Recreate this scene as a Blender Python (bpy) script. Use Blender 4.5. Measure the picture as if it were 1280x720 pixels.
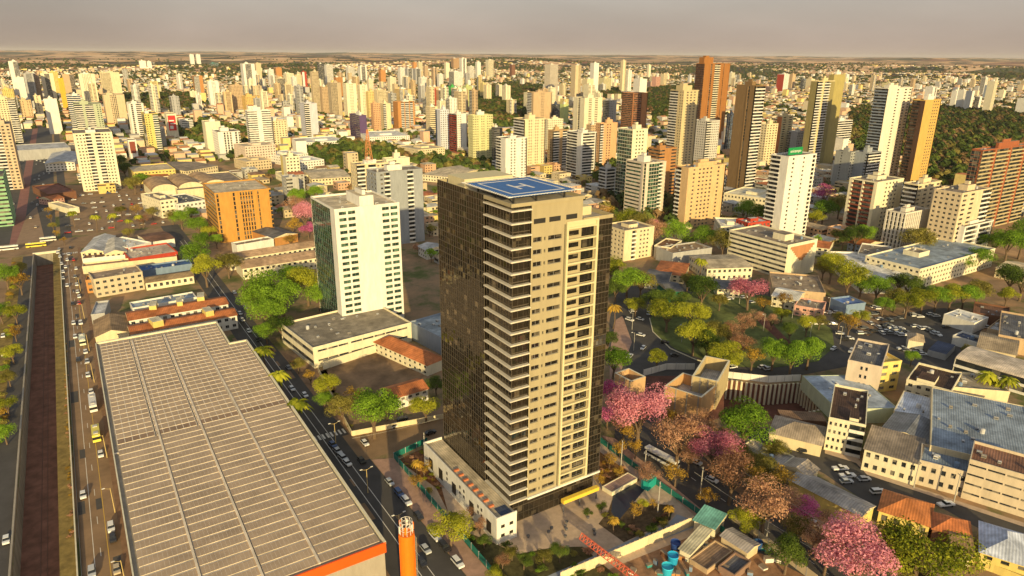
import bpy, math, random
import numpy as np
from mathutils import Vector, Matrix, noise
from mathutils.geometry import tessellate_polygon
random.seed(11); RS = np.random.RandomState(5)
SC = bpy.context.scene; COL = SC.collection
for o in list(bpy.data.objects): bpy.data.objects.remove(o)
# ---------------------------------------------------------------- camera (surveyed from the photograph)
F = 865.0; H = 130.0; R2 = math.radians
pit_ = math.atan(292/865.); roll = R2(.45); az = R2(32.5)
fw = (math.sin(az)*math.cos(pit_), math.cos(az)*math.cos(pit_), -math.sin(pit_))
r0 = (math.cos(az), -math.sin(az), 0)
u0 = (math.sin(az)*math.sin(pit_), math.cos(az)*math.sin(pit_), math.cos(pit_))
_c, _s = math.cos(roll), math.sin(roll)
RI = tuple(_c*a+_s*b for a, b in zip(r0, u0)); UP = tuple(_c*b-_s*a for a, b in zip(r0, u0))
cam = bpy.data.cameras.new('camera'); camo = bpy.data.objects.new('camera', cam); COL.objects.link(camo)
cam.sensor_width = 36; cam.lens = 36*F/1280; cam.clip_start = 1; cam.clip_end = 90000
camo.matrix_world = Matrix(((RI[0], UP[0], -fw[0], 0), (RI[1], UP[1], -fw[1], 0), (RI[2], UP[2], -fw[2], H), (0, 0, 0, 1)))
SC.camera = camo
# ---------------------------------------------------------------- sky, sun, exposure
SUN_EL = R2(14); SUN_AZ = R2(200)      # compass angle the sun stands at (from +Y clockwise)
w = bpy.data.worlds.new('World'); SC.world = w; w.use_nodes = True
nt = w.node_tree; nt.nodes.clear()
sky = nt.nodes.new('ShaderNodeTexSky'); sky.sky_type = 'NISHITA'; sky.sun_disc = False
sky.sun_elevation = SUN_EL; sky.sun_rotation = SUN_AZ; sky.altitude = 600
sky.air_density = 1.0; sky.dust_density = 6.0; sky.ozone_density = 1.2
hs = nt.nodes.new('ShaderNodeHueSaturation'); hs.inputs['Saturation'].default_value = .55
mx = nt.nodes.new('ShaderNodeMix'); mx.data_type = 'RGBA'; mx.blend_type = 'MULTIPLY'; mx.inputs[0].default_value = 1
mx.inputs[7].default_value = (1.0, .95, .88, 1)
bg = nt.nodes.new('ShaderNodeBackground'); bg.inputs[1].default_value = .15
wo = nt.nodes.new('ShaderNodeOutputWorld')
nt.links.new(sky.outputs[0], hs.inputs['Color']); nt.links.new(hs.outputs[0], mx.inputs[6])
# the smoky veil that evens out the sky: warm near the horizon, greyer overhead
tc = nt.nodes.new('ShaderNodeTexCoord'); sx = nt.nodes.new('ShaderNodeSeparateXYZ'); nt.links.new(tc.outputs['Generated'], sx.inputs[0])
vr = nt.nodes.new('ShaderNodeValToRGB'); vr.color_ramp.elements[0].position = .0; vr.color_ramp.elements[0].color = (2.45, 1.85, 1.5, 1)
vr.color_ramp.elements[1].position = .5; vr.color_ramp.elements[1].color = (1.5, 1.62, 1.75, 1)
q_ = vr.color_ramp.elements.new(.1); q_.color = (2.0, 1.86, 1.68, 1)
nt.links.new(sx.outputs[2], vr.inputs[0])
m2_ = nt.nodes.new('ShaderNodeMix'); m2_.data_type = 'RGBA'; m2_.inputs[0].default_value = .8
sn = nt.nodes.new('ShaderNodeTexNoise'); sn.inputs['Scale'].default_value = 2.6; sn.inputs['Detail'].default_value = 5; sn.inputs['Roughness'].default_value = .55
smp = nt.nodes.new('ShaderNodeMapping'); smp.inputs['Scale'].default_value = (1, 1, 4); nt.links.new(tc.outputs['Generated'], smp.inputs[0]); nt.links.new(smp.outputs[0], sn.inputs[0])
smr = nt.nodes.new('ShaderNodeMapRange'); smr.inputs[1].default_value = .3; smr.inputs[2].default_value = .7; smr.inputs[3].default_value = .84; smr.inputs[4].default_value = 1.08; nt.links.new(sn.outputs[0], smr.inputs[0])
# a faint smoke plume standing in the sky to the left
_d = tuple(fw[i]+(20-640)/F*RI[i]+(360-15)/F*UP[i] for i in range(3)); _d = Vector(_d).normalized()
dt = nt.nodes.new('ShaderNodeVectorMath'); dt.operation = 'DOT_PRODUCT'; nt.links.new(tc.outputs['Generated'], dt.inputs[0]); dt.inputs[1].default_value = tuple(_d)
dm = nt.nodes.new('ShaderNodeMapRange'); dm.inputs[1].default_value = .985; dm.inputs[2].default_value = 1.0; dm.inputs[3].default_value = 1.0; dm.inputs[4].default_value = .8; nt.links.new(dt.outputs['Value'], dm.inputs[0])
dmul = nt.nodes.new('ShaderNodeMath'); dmul.operation = 'MULTIPLY'; nt.links.new(smr.outputs[0], dmul.inputs[0]); nt.links.new(dm.outputs[0], dmul.inputs[1])
svm = nt.nodes.new('ShaderNodeVectorMath'); svm.operation = 'SCALE'; nt.links.new(vr.outputs[0], svm.inputs[0]); nt.links.new(dmul.outputs[0], svm.inputs['Scale'])
nt.links.new(mx.outputs[2], m2_.inputs[6]); nt.links.new(svm.outputs[0], m2_.inputs[7]); nt.links.new(m2_.outputs[2], bg.inputs[0]); nt.links.new(bg.outputs[0], wo.inputs[0])
sl = bpy.data.lights.new('sun', 'SUN'); sl.energy = 3.9; sl.angle = R2(.5); sl.color = (1, .76, .35)
so = bpy.data.objects.new('sun', sl); COL.objects.link(so)
sd = Vector((math.sin(SUN_AZ)*math.cos(SUN_EL), math.cos(SUN_AZ)*math.cos(SUN_EL), math.sin(SUN_EL)))
so.rotation_euler = sd.to_track_quat('Z', 'Y').to_euler()
SC.view_settings.view_transform = 'Standard'; SC.view_settings.look = 'None'
SC.view_settings.exposure = 0.64; SC.view_settings.gamma = 1
# ---------------------------------------------------------------- surveying helpers
def ray(x, y):
    a = (x-640)/F; b = (360-y)/F
    return tuple(fw[i]+a*RI[i]+b*UP[i] for i in range(3))
def G(x, y, z=0.):
    d = ray(x, y); t = (z-H)/d[2]; return (d[0]*t, d[1]*t)
def proj(X, Y, Z):
    v = (X, Y, Z-H); dd = sum(v[i]*fw[i] for i in range(3))
    return (640+F*sum(v[i]*RI[i] for i in range(3))/dd, 360-F*sum(v[i]*UP[i] for i in range(3))/dd)
def boxat(xc, yt, yb):
    d = ray(xc, yt); n = math.hypot(d[0], d[1]); lo, hi = 20, 40000
    for _ in range(60):
        m = (lo*hi)**.5
        if proj(d[0]/n*m, d[1]/n*m, 0)[1] > yb: lo = m
        else: hi = m
    return d[0]/n*lo, d[1]/n*lo, H+lo*d[2]/n
def solve_len(X, Y, z, dx, dy, px, mx=220):
    lo, hi = 0, mx
    s = proj(X+dx*mx*.02, Y+dy*mx*.02, z)[0] > proj(X, Y, z)[0]
    for _ in range(40):
        m = (lo+hi)/2
        if (proj(X+dx*m, Y+dy*m, z)[0] < px) == s: lo = m
        else: hi = m
    return lo
# ---------------------------------------------------------------- materials
MATS = {}
def pmat(name, col, rough=.85, var=.18, scale=.6, metal=0., spec=.3, streak=0., attr=None):
    key = (name, tuple(col), rough, var, scale, metal, streak, attr)
    if key in MATS: return MATS[key]
    m = bpy.data.materials.new(name); m.use_nodes = True; t = m.node_tree; L = t.links
    b = t.nodes['Principled BSDF']; b.inputs['Roughness'].default_value = rough
    b.inputs['Metallic'].default_value = metal; b.inputs['Specular IOR Level'].default_value = spec
    geo = t.nodes.new('ShaderNodeNewGeometry')
    n = t.nodes.new('ShaderNodeTexNoise'); n.inputs['Scale'].default_value = scale; n.inputs['Detail'].default_value = 5
    n.inputs['Roughness'].default_value = .65
    if streak:
        mp = t.nodes.new('ShaderNodeMapping'); mp.inputs['Scale'].default_value = (1, 1, streak)
        L.new(geo.outputs['Position'], mp.inputs[0]); L.new(mp.outputs[0], n.inputs[0])
    else: L.new(geo.outputs['Position'], n.inputs[0])
    mr = t.nodes.new('ShaderNodeMapRange'); mr.inputs[1].default_value = .3; mr.inputs[2].default_value = .7
    mr.inputs[3].default_value = 1-var; mr.inputs[4].default_value = 1+var*.6
    L.new(n.outputs[0], mr.inputs[0])
    vm = t.nodes.new('ShaderNodeVectorMath'); vm.operation = 'SCALE'
    L.new(mr.outputs[0], vm.inputs['Scale'])
    if attr:
        at = t.nodes.new('ShaderNodeAttribute'); at.attribute_name = attr; L.new(at.outputs[0], vm.inputs[0])
    else: vm.inputs[0].default_value = col[:3]
    L.new(vm.outputs[0], b.inputs['Base Color'])
    MATS[key] = m; return m
def glassmat(name='window_glass', dark=(.02, .025, .03), light=(.22, .2, .16), rough=.12, spec=.6, cell=3.1, pos=.6):
    key = (name, dark, light, rough, spec, cell, pos)
    if key in MATS: return MATS[key]
    m = bpy.data.materials.new(name); m.use_nodes = True; t = m.node_tree; L = t.links
    b = t.nodes['Principled BSDF']; b.inputs['Roughness'].default_value = rough; b.inputs['Specular IOR Level'].default_value = spec
    geo = t.nodes.new('ShaderNodeNewGeometry')
    dv = t.nodes.new('ShaderNodeVectorMath'); dv.operation = 'SCALE'; dv.inputs['Scale'].default_value = 1/cell
    fl = t.nodes.new('ShaderNodeVectorMath'); fl.operation = 'FLOOR'
    wn = t.nodes.new('ShaderNodeTexWhiteNoise'); wn.noise_dimensions = '3D'
    L.new(geo.outputs['Position'], dv.inputs[0]); L.new(dv.outputs[0], fl.inputs[0]); L.new(fl.outputs[0], wn.inputs[0])
    cr = t.nodes.new('ShaderNodeValToRGB'); cr.color_ramp.elements[0].position = pos; cr.color_ramp.elements[1].position = 1
    cr.color_ramp.elements[0].color = (*dark, 1); cr.color_ramp.elements[1].color = (*light, 1)
    L.new(wn.outputs[0], cr.inputs[0]); L.new(cr.outputs[0], b.inputs['Base Color'])
    MATS[key] = m; return m
def leafmat(name, col, col2):
    m = bpy.data.materials.new(name); m.use_nodes = True; t = m.node_tree; L = t.links
    t.nodes.clear(); out = t.nodes.new('ShaderNodeOutputMaterial')
    geo = t.nodes.new('ShaderNodeNewGeometry'); oi = t.nodes.new('ShaderNodeObjectInfo')
    n = t.nodes.new('ShaderNodeTexNoise'); n.inputs['Scale'].default_value = .35; n.inputs['Detail'].default_value = 3
    L.new(geo.outputs['Position'], n.inputs[0])
    ad = t.nodes.new('ShaderNodeMath'); ad.operation = 'ADD'
    mr = t.nodes.new('ShaderNodeMapRange'); mr.inputs[3].default_value = -.25; mr.inputs[4].default_value = .25
    L.new(oi.outputs['Random'], mr.inputs[0]); L.new(n.outputs[0], ad.inputs[0]); L.new(mr.outputs[0], ad.inputs[1])
    rn = t.nodes.new('ShaderNodeMath'); rn.operation = 'MULTIPLY_ADD'; rn.inputs[1].default_value = .5; 
    L.new(geo.outputs['Random Per Island'], rn.inputs[0]); L.new(ad.outputs[0], rn.inputs[2])
    cr = t.nodes.new('ShaderNodeValToRGB'); cr.color_ramp.elements[0].position = .35; cr.color_ramp.elements[1].position = 1.15 if False else 1.
    cr.color_ramp.elements[0].color = (*col, 1); cr.color_ramp.elements[1].color = (*col2, 1)
    L.new(rn.outputs[0], cr.inputs[0])
    d = t.nodes.new('ShaderNodeBsdfDiffuse'); tr = t.nodes.new('ShaderNodeBsdfTranslucent')
    ms = t.nodes.new('ShaderNodeMixShader'); ms.inputs[0].default_value = .3
    L.new(cr.outputs[0], d.inputs[0]); L.new(cr.outputs[0], tr.inputs[0]); L.new(d.outputs[0], ms.inputs[1]); L.new(tr.outputs[0], ms.inputs[2])
    L.new(ms.outputs[0], out.inputs[0]); return m
C_ = dict(white=(.80, .78, .72), cream=(.76, .66, .45), ivory=(.80, .74, .56), tan=(.56, .42, .27), beige=(.64, .53, .36),
          yellow=(.74, .60, .22), brick=(.40, .18, .09), orange=(.52, .27, .10), red=(.45, .07, .04), brown=(.2, .1, .06),
          dkbrown=(.09, .05, .035), grey=(.42, .42, .42), dkgrey=(.14, .14, .15), blue=(.22, .30, .42), navy=(.06, .08, .14),
          green=(.09, .42, .12), lime=(.55, .62, .28), purple=(.11, .07, .16), pink=(.7, .42, .34), teal=(.06, .3, .3),
          olive=(.3, .26, .12), gold=(.62, .42, .16), sage=(.45, .5, .36), bluegrey=(.3, .35, .42), concrete=(.4, .36, .3),
          terracotta=(.50, .17, .06), fibre=(.30, .24, .18), tin=(.55, .55, .55), steelblue=(.30, .36, .42), asphalt=(.05, .05, .052))
def wallm(c):
    c = C_.get(c, c) if isinstance(c, str) else c
    mxx = max(c); c = tuple(round(.88*mxx*(v/mxx)**1.12, 3) for v in c) if mxx > 0 else c
    return pmat('wall_paint', c, .8, .16, .5, streak=.25)
def roofm(c):
    c = C_.get(c, c) if isinstance(c, str) else c
    new = ('roof_cover', tuple(c), .8, .38, .35, 0., 0., None) not in MATS
    m = pmat('roof_cover', c, .8, .38, .35)
    if new:      # sheet ribs / tile courses and a bump
        t = m.node_tree; L = t.links; b = t.nodes['Principled BSDF']; src = b.inputs['Base Color'].links[0].from_socket
        tc = t.nodes.new('ShaderNodeTexCoord'); wv = t.nodes.new('ShaderNodeTexWave'); wv.inputs['Scale'].default_value = .42; wv.inputs['Distortion'].default_value = .15
        L.new(tc.outputs['Object'], wv.inputs[0]); n2 = t.nodes.new('ShaderNodeTexNoise'); n2.inputs['Scale'].default_value = .12; n2.inputs['Detail'].default_value = 6; L.new(tc.outputs['Object'], n2.inputs[0])
        mr = t.nodes.new('ShaderNodeMapRange'); mr.inputs[3].default_value = .84; mr.inputs[4].default_value = 1.06; L.new(wv.outputs['Fac'], mr.inputs[0])
        m2 = t.nodes.new('ShaderNodeMapRange'); m2.inputs[1].default_value = .38; m2.inputs[2].default_value = .62; m2.inputs[3].default_value = .68; m2.inputs[4].default_value = 1.1; L.new(n2.outputs[0], m2.inputs[0])
        mu = t.nodes.new('ShaderNodeMath'); mu.operation = 'MULTIPLY'; L.new(mr.outputs[0], mu.inputs[0]); L.new(m2.outputs[0], mu.inputs[1])
        sc = t.nodes.new('ShaderNodeVectorMath'); sc.operation = 'SCALE'; L.new(src, sc.inputs[0]); L.new(mu.outputs[0], sc.inputs['Scale']); L.new(sc.outputs[0], b.inputs['Base Color'])
        bp = t.nodes.new('ShaderNodeBump'); bp.inputs['Strength'].default_value = .35; bp.inputs['Distance'].default_value = .12; L.new(wv.outputs['Fac'], bp.inputs['Height']); L.new(bp.outputs[0], b.inputs['Normal'])
    return m
GL = glassmat(); GLG = glassmat('green_glass', (.015, .04, .03), (.10, .2, .13), .06, .9, 2.2)
GLB = glassmat('blue_glass', (.015, .025, .05), (.08, .13, .22), .06, .9, 2.2)
# ---------------------------------------------------------------- object helpers
class MB:
    def __init__(s): s.v = []; s.f = []; s.m = []
    def quad(s, a, b, c, d, m=0):
        n = len(s.v); s.v += [a, b, c, d]; s.f.append((n, n+1, n+2, n+3)); s.m.append(m)
    def tri(s, a, b, c, m=0):
        n = len(s.v); s.v += [a, b, c]; s.f.append((n, n+1, n+2)); s.m.append(m)
    def poly(s, pts, m=0):
        n = len(s.v); s.v += pts; s.f.append(tuple(range(n, n+len(pts)))); s.m.append(m)
    def box(s, x0, y0, z0, x1, y1, z1, m=0, top=None):
        n = len(s.v); s.v += [(x0, y0, z0), (x1, y0, z0), (x1, y1, z0), (x0, y1, z0), (x0, y0, z1), (x1, y0, z1), (x1, y1, z1), (x0, y1, z1)]
        for k, q in enumerate(((0, 1, 5, 4), (1, 2, 6, 5), (2, 3, 7, 6), (3, 0, 4, 7), (4, 5, 6, 7), (3, 2, 1, 0))):
            s.f.append(tuple(n+i for i in q)); s.m.append(top if (k == 4 and top is not None) else m)
    def cyl(s, a, b, ra, rb, n=8, m=0, cap=True):
        a = Vector(a); b = Vector(b); d = (b-a).normalized(); p = d.orthogonal().normalized(); q = d.cross(p)
        k = len(s.v)
        for c, r in ((a, ra), (b, rb)):
            for i in range(n):
                t = 2*math.pi*i/n; s.v.append(tuple(c+(p*math.cos(t)+q*math.sin(t))*r))
        for i in range(n):
            j = (i+1) % n; s.f.append((k+i, k+j, k+n+j, k+n+i)); s.m.append(m)
        if cap: s.f.append(tuple(k+n+i for i in range(n))); s.m.append(m); s.f.append(tuple(k+n-1-i for i in range(n))); s.m.append(m)
    def mesh(s, name, mats):
        me = bpy.data.meshes.new(name); me.from_pydata(s.v, [], s.f)
        for m in (mats if isinstance(mats, (list, tuple)) else [mats]): me.materials.append(m)
        if len(me.materials) > 1: me.polygons.foreach_set('material_index', s.m)
        me.update(); return me
    def build(s, name, mats, parent=None, loc=None, rz=0):
        return obj(name, s.mesh(name, mats), parent, loc, rz)
def obj(name, me, parent=None, loc=None, rz=0):
    o = bpy.data.objects.new(name, me); COL.objects.link(o)
    if parent: o.parent = parent
    if loc: o.location = loc
    if rz: o.rotation_euler.z = rz
    return o
def tag(o, label, cat, group=None, kind=None):
    if label: o['label'] = label
    if cat: o['category'] = cat
    if group: o['group'] = group
    if kind: o['kind'] = kind
    return o
def thing(name, label, cat, loc, rz=0, group=None):
    o = bpy.data.objects.new(name, None); COL.objects.link(o); o.location = loc; o.rotation_euler.z = rz
    return tag(o, label, cat, group)
def struct(name, o): o['kind'] = 'structure'; return o
OCC = []       # occupied footprints (x, y, radius-x, radius-y) for the filler
LAND = []      # landmarks used to word labels: (x, y, phrase)
PEND = []      # (object, description, x, y) labels worded at the end
def occ(x0, y0, x1, y1, pad=3): OCC.append((min(x0, x1)-pad, min(y0, y1)-pad, max(x0, x1)+pad, max(y0, y1)+pad))
# ---------------------------------------------------------------- facades
def parse(spec):
    out = []
    for tok in spec.split():
        k = tok[0]; r = tok[1:]; acc = 0
        if r.endswith('a'): acc = 3; r = r[:-1]
        cols = 0
        if 'x' in r: r, c = r.split('x'); cols = int(c)
        out.append((float(r), k, cols, acc))
    t = sum(a[0] for a in out); return [(a[0]/t, a[1], a[2], a[3]) for a in out]
def facade(mb, o, u, n, L, z0, z1, spec, fh=3.1, wins=None, dep=.3):
    """materials: 0 wall, 1 glass, 2 trim, 3 accent"""
    def P(s, z, d=0.): return (o[0]+u[0]*s+n[0]*d, o[1]+u[1]*s+n[1]*d, z)
    def Q(s0, s1, a, b, m, d=0.): mb.quad(P(s0, a, d), P(s1, a, d), P(s1, b, d), P(s0, b, d), m)
    N = max(1, round((z1-z0)/fh)); fh = (z1-z0)/N; s = 0.
    for fr, k, cols, acc in parse(spec):
        w_ = fr*L
        if k == 'w': Q(s, s+w_, z0, z1, acc)
        elif k in 'grsG':
            if k == 'r': cols = cols or 1; ww = .96 if cols > 1 else 1.; wh = .46
            elif k == 's': cols = cols or 1; ww = .94; wh = .2
            elif k == 'G': cols = cols or 1; ww = .82; wh = .52
            else: cols = cols or max(1, round(w_/3.4)); ww = .5; wh = .44
            cw = w_/cols
            for c in range(cols):
                a = s+c*cw; l = a+cw*(1-ww)/2; r = l+cw*ww
                if l-a > .01: Q(a, l, z0, z1, acc); Q(r, a+cw, z0, z1, acc)
                zz = z0
                for i in range(N):
                    b = z0+i*fh+fh*(.6 if k == 's' else .26 if k == 'G' else .33); t = b+fh*wh
                    Q(l, r, zz, b, acc); zz = t
                    mb.quad(P(l, b), P(r, b), P(r, b, -dep), P(l, b, -dep), acc)
                    mb.quad(P(l, t, -dep), P(r, t, -dep), P(r, t), P(l, t), acc)
                    if ww < .99:
                        mb.quad(P(l, b), P(l, b, -dep), P(l, t, -dep), P(l, t), acc)
                        mb.quad(P(r, b, -dep), P(r, b), P(r, t), P(r, t, -dep), acc)
                    if wins is not None and len(wins) < 100: wins.append(((l+r)/2, b, r-l, t-b, o, u, n, dep))
                    else: Q(l, r, b, t, 1, -dep)
                Q(l, r, zz, z1, acc)
        elif k == 'b':
            D = 1.3
            for i in range(N):
                a = z0+i*fh; t = a+fh
                Q(s, s+w_, a+.2, t, 1, -D)
                mb.quad(P(s, a+.2), P(s+w_, a+.2), P(s+w_, a+.2, -D), P(s, a+.2, -D), 0)
                mb.quad(P(s, t, -D), P(s+w_, t, -D), P(s+w_, t), P(s, t), 0)
                q = .35
                mb.quad(P(s, a-.05, q), P(s+w_, a-.05, q), P(s+w_, a+1.1, q), P(s, a+1.1, q), acc or 2)
                mb.quad(P(s, a+1.1, q), P(s+w_, a+1.1, q), P(s+w_, a+1.1, 0), P(s, a+1.1, 0), acc or 2)
                mb.quad(P(s, a-.05, 0), P(s+w_, a-.05, 0), P(s+w_, a-.05, q), P(s, a-.05, q), acc or 2)
                mb.quad(P(s, a-.05, 0), P(s, a-.05, q), P(s, a+1.1, q), P(s, a+1.1, 0), acc or 2)
                mb.quad(P(s+w_, a-.05, q), P(s+w_, a-.05, 0), P(s+w_, a+1.1, 0), P(s+w_, a+1.1, q), acc or 2)
            mb.quad(P(s, z0), P(s, z0, -D), P(s, z1, -D), P(s, z1), 0)
            mb.quad(P(s+w_, z0, -D), P(s+w_, z0), P(s+w_, z1), P(s+w_, z1, -D), 0)
        elif k == 'c':
            for i in range(N):
                a = z0+i*fh; Q(s, s+w_, a, a+fh*.86, 1, -.08); Q(s, s+w_, a+fh*.86, a+fh, acc, .0)
                mb.quad(P(s, a+fh*.86, -.08), P(s+w_, a+fh*.86, -.08), P(s+w_, a+fh*.86), P(s, a+fh*.86), acc)
            nn = max(1, round(w_/3))
            for c in range(nn+1):
                x = s+w_*c/nn; x0 = max(s, x-.08); x1 = min(s+w_, x+.08)
                mb.quad(P(x0, z0, .05), P(x1, z0, .05), P(x1, z1, .05), P(x0, z1, .05), 2)
        elif k == 'v':
            cols = cols or max(1, round(w_/2.5)); cw = w_/cols
            for c in range(cols):
                a = s+c*cw; Q(a, a+cw*.45, z0, z1, acc, .3)
                mb.quad(P(a, z0, -.3), P(a, z0, .3), P(a, z1, .3), P(a, z1, -.3), acc)
                mb.quad(P(a+cw*.45, z0, .3), P(a+cw*.45, z0, -.3), P(a+cw*.45, z1, -.3), P(a+cw*.45, z1, .3), acc)
                Q(a+cw*.45, a+cw, z0, z1, 1, -.3)
                for i in range(N): 
                    zz = z0+i*fh; Q(a+cw*.45, a+cw, zz, zz+.7, 0, -.25)
        s += w_
WINME = {}
def window_mesh(w_, h_, gm):
    key = (round(w_, 1), round(h_, 1), gm.name)
    if key not in WINME:
        mb = MB(); t = min(.09, w_*.12)
        mb.quad((-w_/2+t, -.02, t), (w_/2-t, -.02, t), (w_/2-t, -.02, h_-t), (-w_/2+t, -.02, h_-t), 0)
        mb.box(-w_/2, -.06, 0, w_/2, 0, t, 1); mb.box(-w_/2, -.06, h_-t, w_/2, 0, h_, 1)
        mb.box(-w_/2, -.06, t, -w_/2+t, 0, h_-t, 1); mb.box(w_/2-t, -.06, t, w_/2, 0, h_-t, 1)
        if w_ > 1.5: mb.box(-t/2, -.05, t, t/2, 0, h_-t, 1)
        WINME[key] = mb.mesh('window', [gm, pmat('window_frame', (.25, .24, .22), .5)])
    return WINME[key]
def put_windows(wins, parent, gm):
    for (s, z, w_, h_, o, u, n, dep) in wins:
        ob = obj('window', window_mesh(w_, h_, gm), parent, (o[0]+u[0]*s-n[0]*dep, o[1]+u[1]*s-n[1]*dep, z))
        ob.rotation_euler.z = math.atan2(u[1], u[0])
def block(name, label, cat, X, Y, W, D, h, col, left='g1', front='g1', trim='white', acc='tan', glass=None, rz=0., fh=3.1, near=False,
          group=None, roofcol='fibre', top=True, base=0., parapet=.9, short=None, back=None, right=None, ph=None, phc=None):
    """origin = corner nearest the camera; +x along the right-hand face, +y along the left-hand face"""
    t = thing(name, label, cat, (X, Y, base), rz, group)
    mb = MB(); wins = [] if near else None; gm = glass or GL
    facade(mb, (0, 0), (1, 0), (0, -1), W, 0, h, front, fh, wins)
    wl = [] if near else None
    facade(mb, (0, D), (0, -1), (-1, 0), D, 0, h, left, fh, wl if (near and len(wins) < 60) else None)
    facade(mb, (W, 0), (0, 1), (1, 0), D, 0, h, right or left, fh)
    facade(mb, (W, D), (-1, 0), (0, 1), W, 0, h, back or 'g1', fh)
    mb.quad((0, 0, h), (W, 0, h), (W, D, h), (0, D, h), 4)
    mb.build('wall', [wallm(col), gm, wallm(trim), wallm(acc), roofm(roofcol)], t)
    if near: put_windows((wins+(wl or []))[:100], t, gm) ; 
    if near and len(wins+(wl or [])) > 100:
        m2 = MB()
        for (s, z, w_, h_, o, u, n, dep) in (wins+wl)[100:]:
            a = (o[0]+u[0]*(s-w_/2)-n[0]*dep, o[1]+u[1]*(s-w_/2)-n[1]*dep); b = (a[0]+u[0]*w_, a[1]+u[1]*w_)
            m2.quad((*a, z), (*b, z), (*b, z+h_), (*a, z+h_))
        m2.build('window', gm, t)['kind'] = 'stuff'
    if parapet:
        p = MB(); e = .25
        p.box(-.06, -.06, h-.1, W+.06, e, h+parapet); p.box(-.06, D-e, h-.1, W+.06, D+.06, h+parapet)
        p.box(-.06, e, h-.1, e, D-e, h+parapet); p.box(W-e, e, h-.1, W+.06, D-e, h+parapet)
        p.build('parapet', wallm(col), t)
    if top:
        fx, fy, fw_, fd, fhh = ph or ((random.uniform(.15, .45), random.uniform(.2, .4), random.uniform(.25, .4), random.uniform(.25, .4), random.uniform(2.5, 5)) if h > 25 else (.35, .3, .3, .35, 2.4))
        p = MB(); p.box(W*fx, D*fy, h, W*(fx+fw_), D*(fy+fd), h+fhh, 0, 1)
        if h > 25: p.box(W*(fx+.08), D*(fy+.08), h+fhh, W*(fx+fw_*.6), D*(fy+fd*.7), h+fhh+2.2, 0, 1)
        p.build('penthouse', [wallm(phc or (trim if (h > 25 and trim == 'white' and random.random() < .4) else col)), roofm(roofcol)], t)
    if X*X+Y*Y < 650**2 and W > 7 and D > 7 and parapet:
        rq = random.Random(int(X*7+Y*13))
        for i in range(min(12, 2+int(W*D/90))):
            a, b_, s1, s2, hh = rq.uniform(.06, .86)*W, rq.uniform(.06, .86)*D, rq.uniform(.5, 1.6), rq.uniform(.5, 1.3), rq.uniform(.4, 1.1)
            q = MB(); q.box(0, 0, 0, s1, s2, hh); q.box(.08, -.04, hh*.2, s1-.08, 0, hh*.8, 1); q.build('roof_unit', [wallm(rq.choice(['white', 'grey', 'tin', 'concrete'])), wallm('dkgrey')], t, (a, b_, h+.01))
        if rq.random() < .6: q = MB(); q.cyl((0, 0, 0), (0, 0, 1.5), .8, .8, 10); q.cyl((0, 0, 1.5), (0, 0, 1.75), .8, .3, 10); q.build('water_tank', wallm(rq.choice(['blue', 'tin'])), t, (W*rq.uniform(.15, .8), D*rq.uniform(.15, .8), h+.01))
        q = MB(); q.cyl((0, 0, 0), (0, 0, 3.2), .04, .03, 4); q.cyl((-.6, 0, 2.8), (.6, 0, 2.8), .02, .02, 4); q.build('roof_aerial', wallm('dkgrey'), t, (W*.5, D*.75, h))
    c, s_ = math.cos(rz), math.sin(rz)
    pts = [(X+x*c-y*s_, Y+x*s_+y*c) for x, y in ((0, 0), (W, 0), (W, D), (0, D))]
    occ(min(p[0] for p in pts), min(p[1] for p in pts), max(p[0] for p in pts), max(p[1] for p in pts))
    if short: LAND.append((X+W/2, Y+D/2, short))
    return t
def tower(name, label, px, col, left='g1', front='g1', cat='tower', Dmax=45, D=None, **k):
    xl, xc, xr, yt, yb = px
    if xc is None:
        ph_ = math.atan((xl/2+xr/2-640)/918)+az; a, b = abs(math.sin(ph_)), math.cos(ph_); xc = xl+(xr-xl)*a/(a+b)
        if xl < 56: xc = xl+(xr-xl)*.8
    if xl < 56 and xr < 90:     # left of the vanishing point: its right-hand side shows
        X, Y, h = boxat(xc, yt, yb); W = min(solve_len(X, Y, h, -1, 0, xl), 60); D = D or max(8, min(Dmax, solve_len(X, Y, h, 0, 1, xr)))
        return block(name, label, cat, X-W, Y, W, D, h, col, left, front, **k)
    X, Y, h = boxat(xc, yt, yb); W = min(solve_len(X, Y, h, 1, 0, xr), 90)
    if D is None: D = max(W*.3, min(Dmax, solve_len(X, Y, h, 0, 1, xl)))
    return block(name, label, cat, X, Y, W, D, h, col, left, front, **k)
def rect3(A, B, C, h):
    """eave corners in the photo (front left, front right, one at the back) at height h -> origin, W, D, angle"""
    a = Vector(G(*A, h)); b = Vector(G(*B, h)); c = Vector(G(*C, h)); u = (b-a); W = u.length; u.normalize()
    n = Vector((-u.y, u.x)); D = (c-a).dot(n)
    if D < 0: a, u, n, D = a+n*D, u, n, -D
    return a, W, D, math.atan2(u.y, u.x)
def low(name, label, A, B, C, h, col, roof='flat', roofcol='fibre', left='g1', front='g1', rh=2.2, along='x', short=None, cat='building', **k):
    a, W, D, rz = rect3(A, B, C, h)
    if roof == 'flat':
        return block(name, label, cat, a.x, a.y, W, D, h, col, left, front, rz=rz, roofcol=roofcol, short=short, fh=k.pop('fh', 3.2), **k)
    t = block(name, label, cat, a.x, a.y, W, D, h, col, left, front, rz=rz, roofcol=roofcol, short=short, parapet=0, top=False, fh=k.pop('fh', 3.2), **k)
    roof_part(t, W, D, h, roof, roofcol, rh, along); return t
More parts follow.
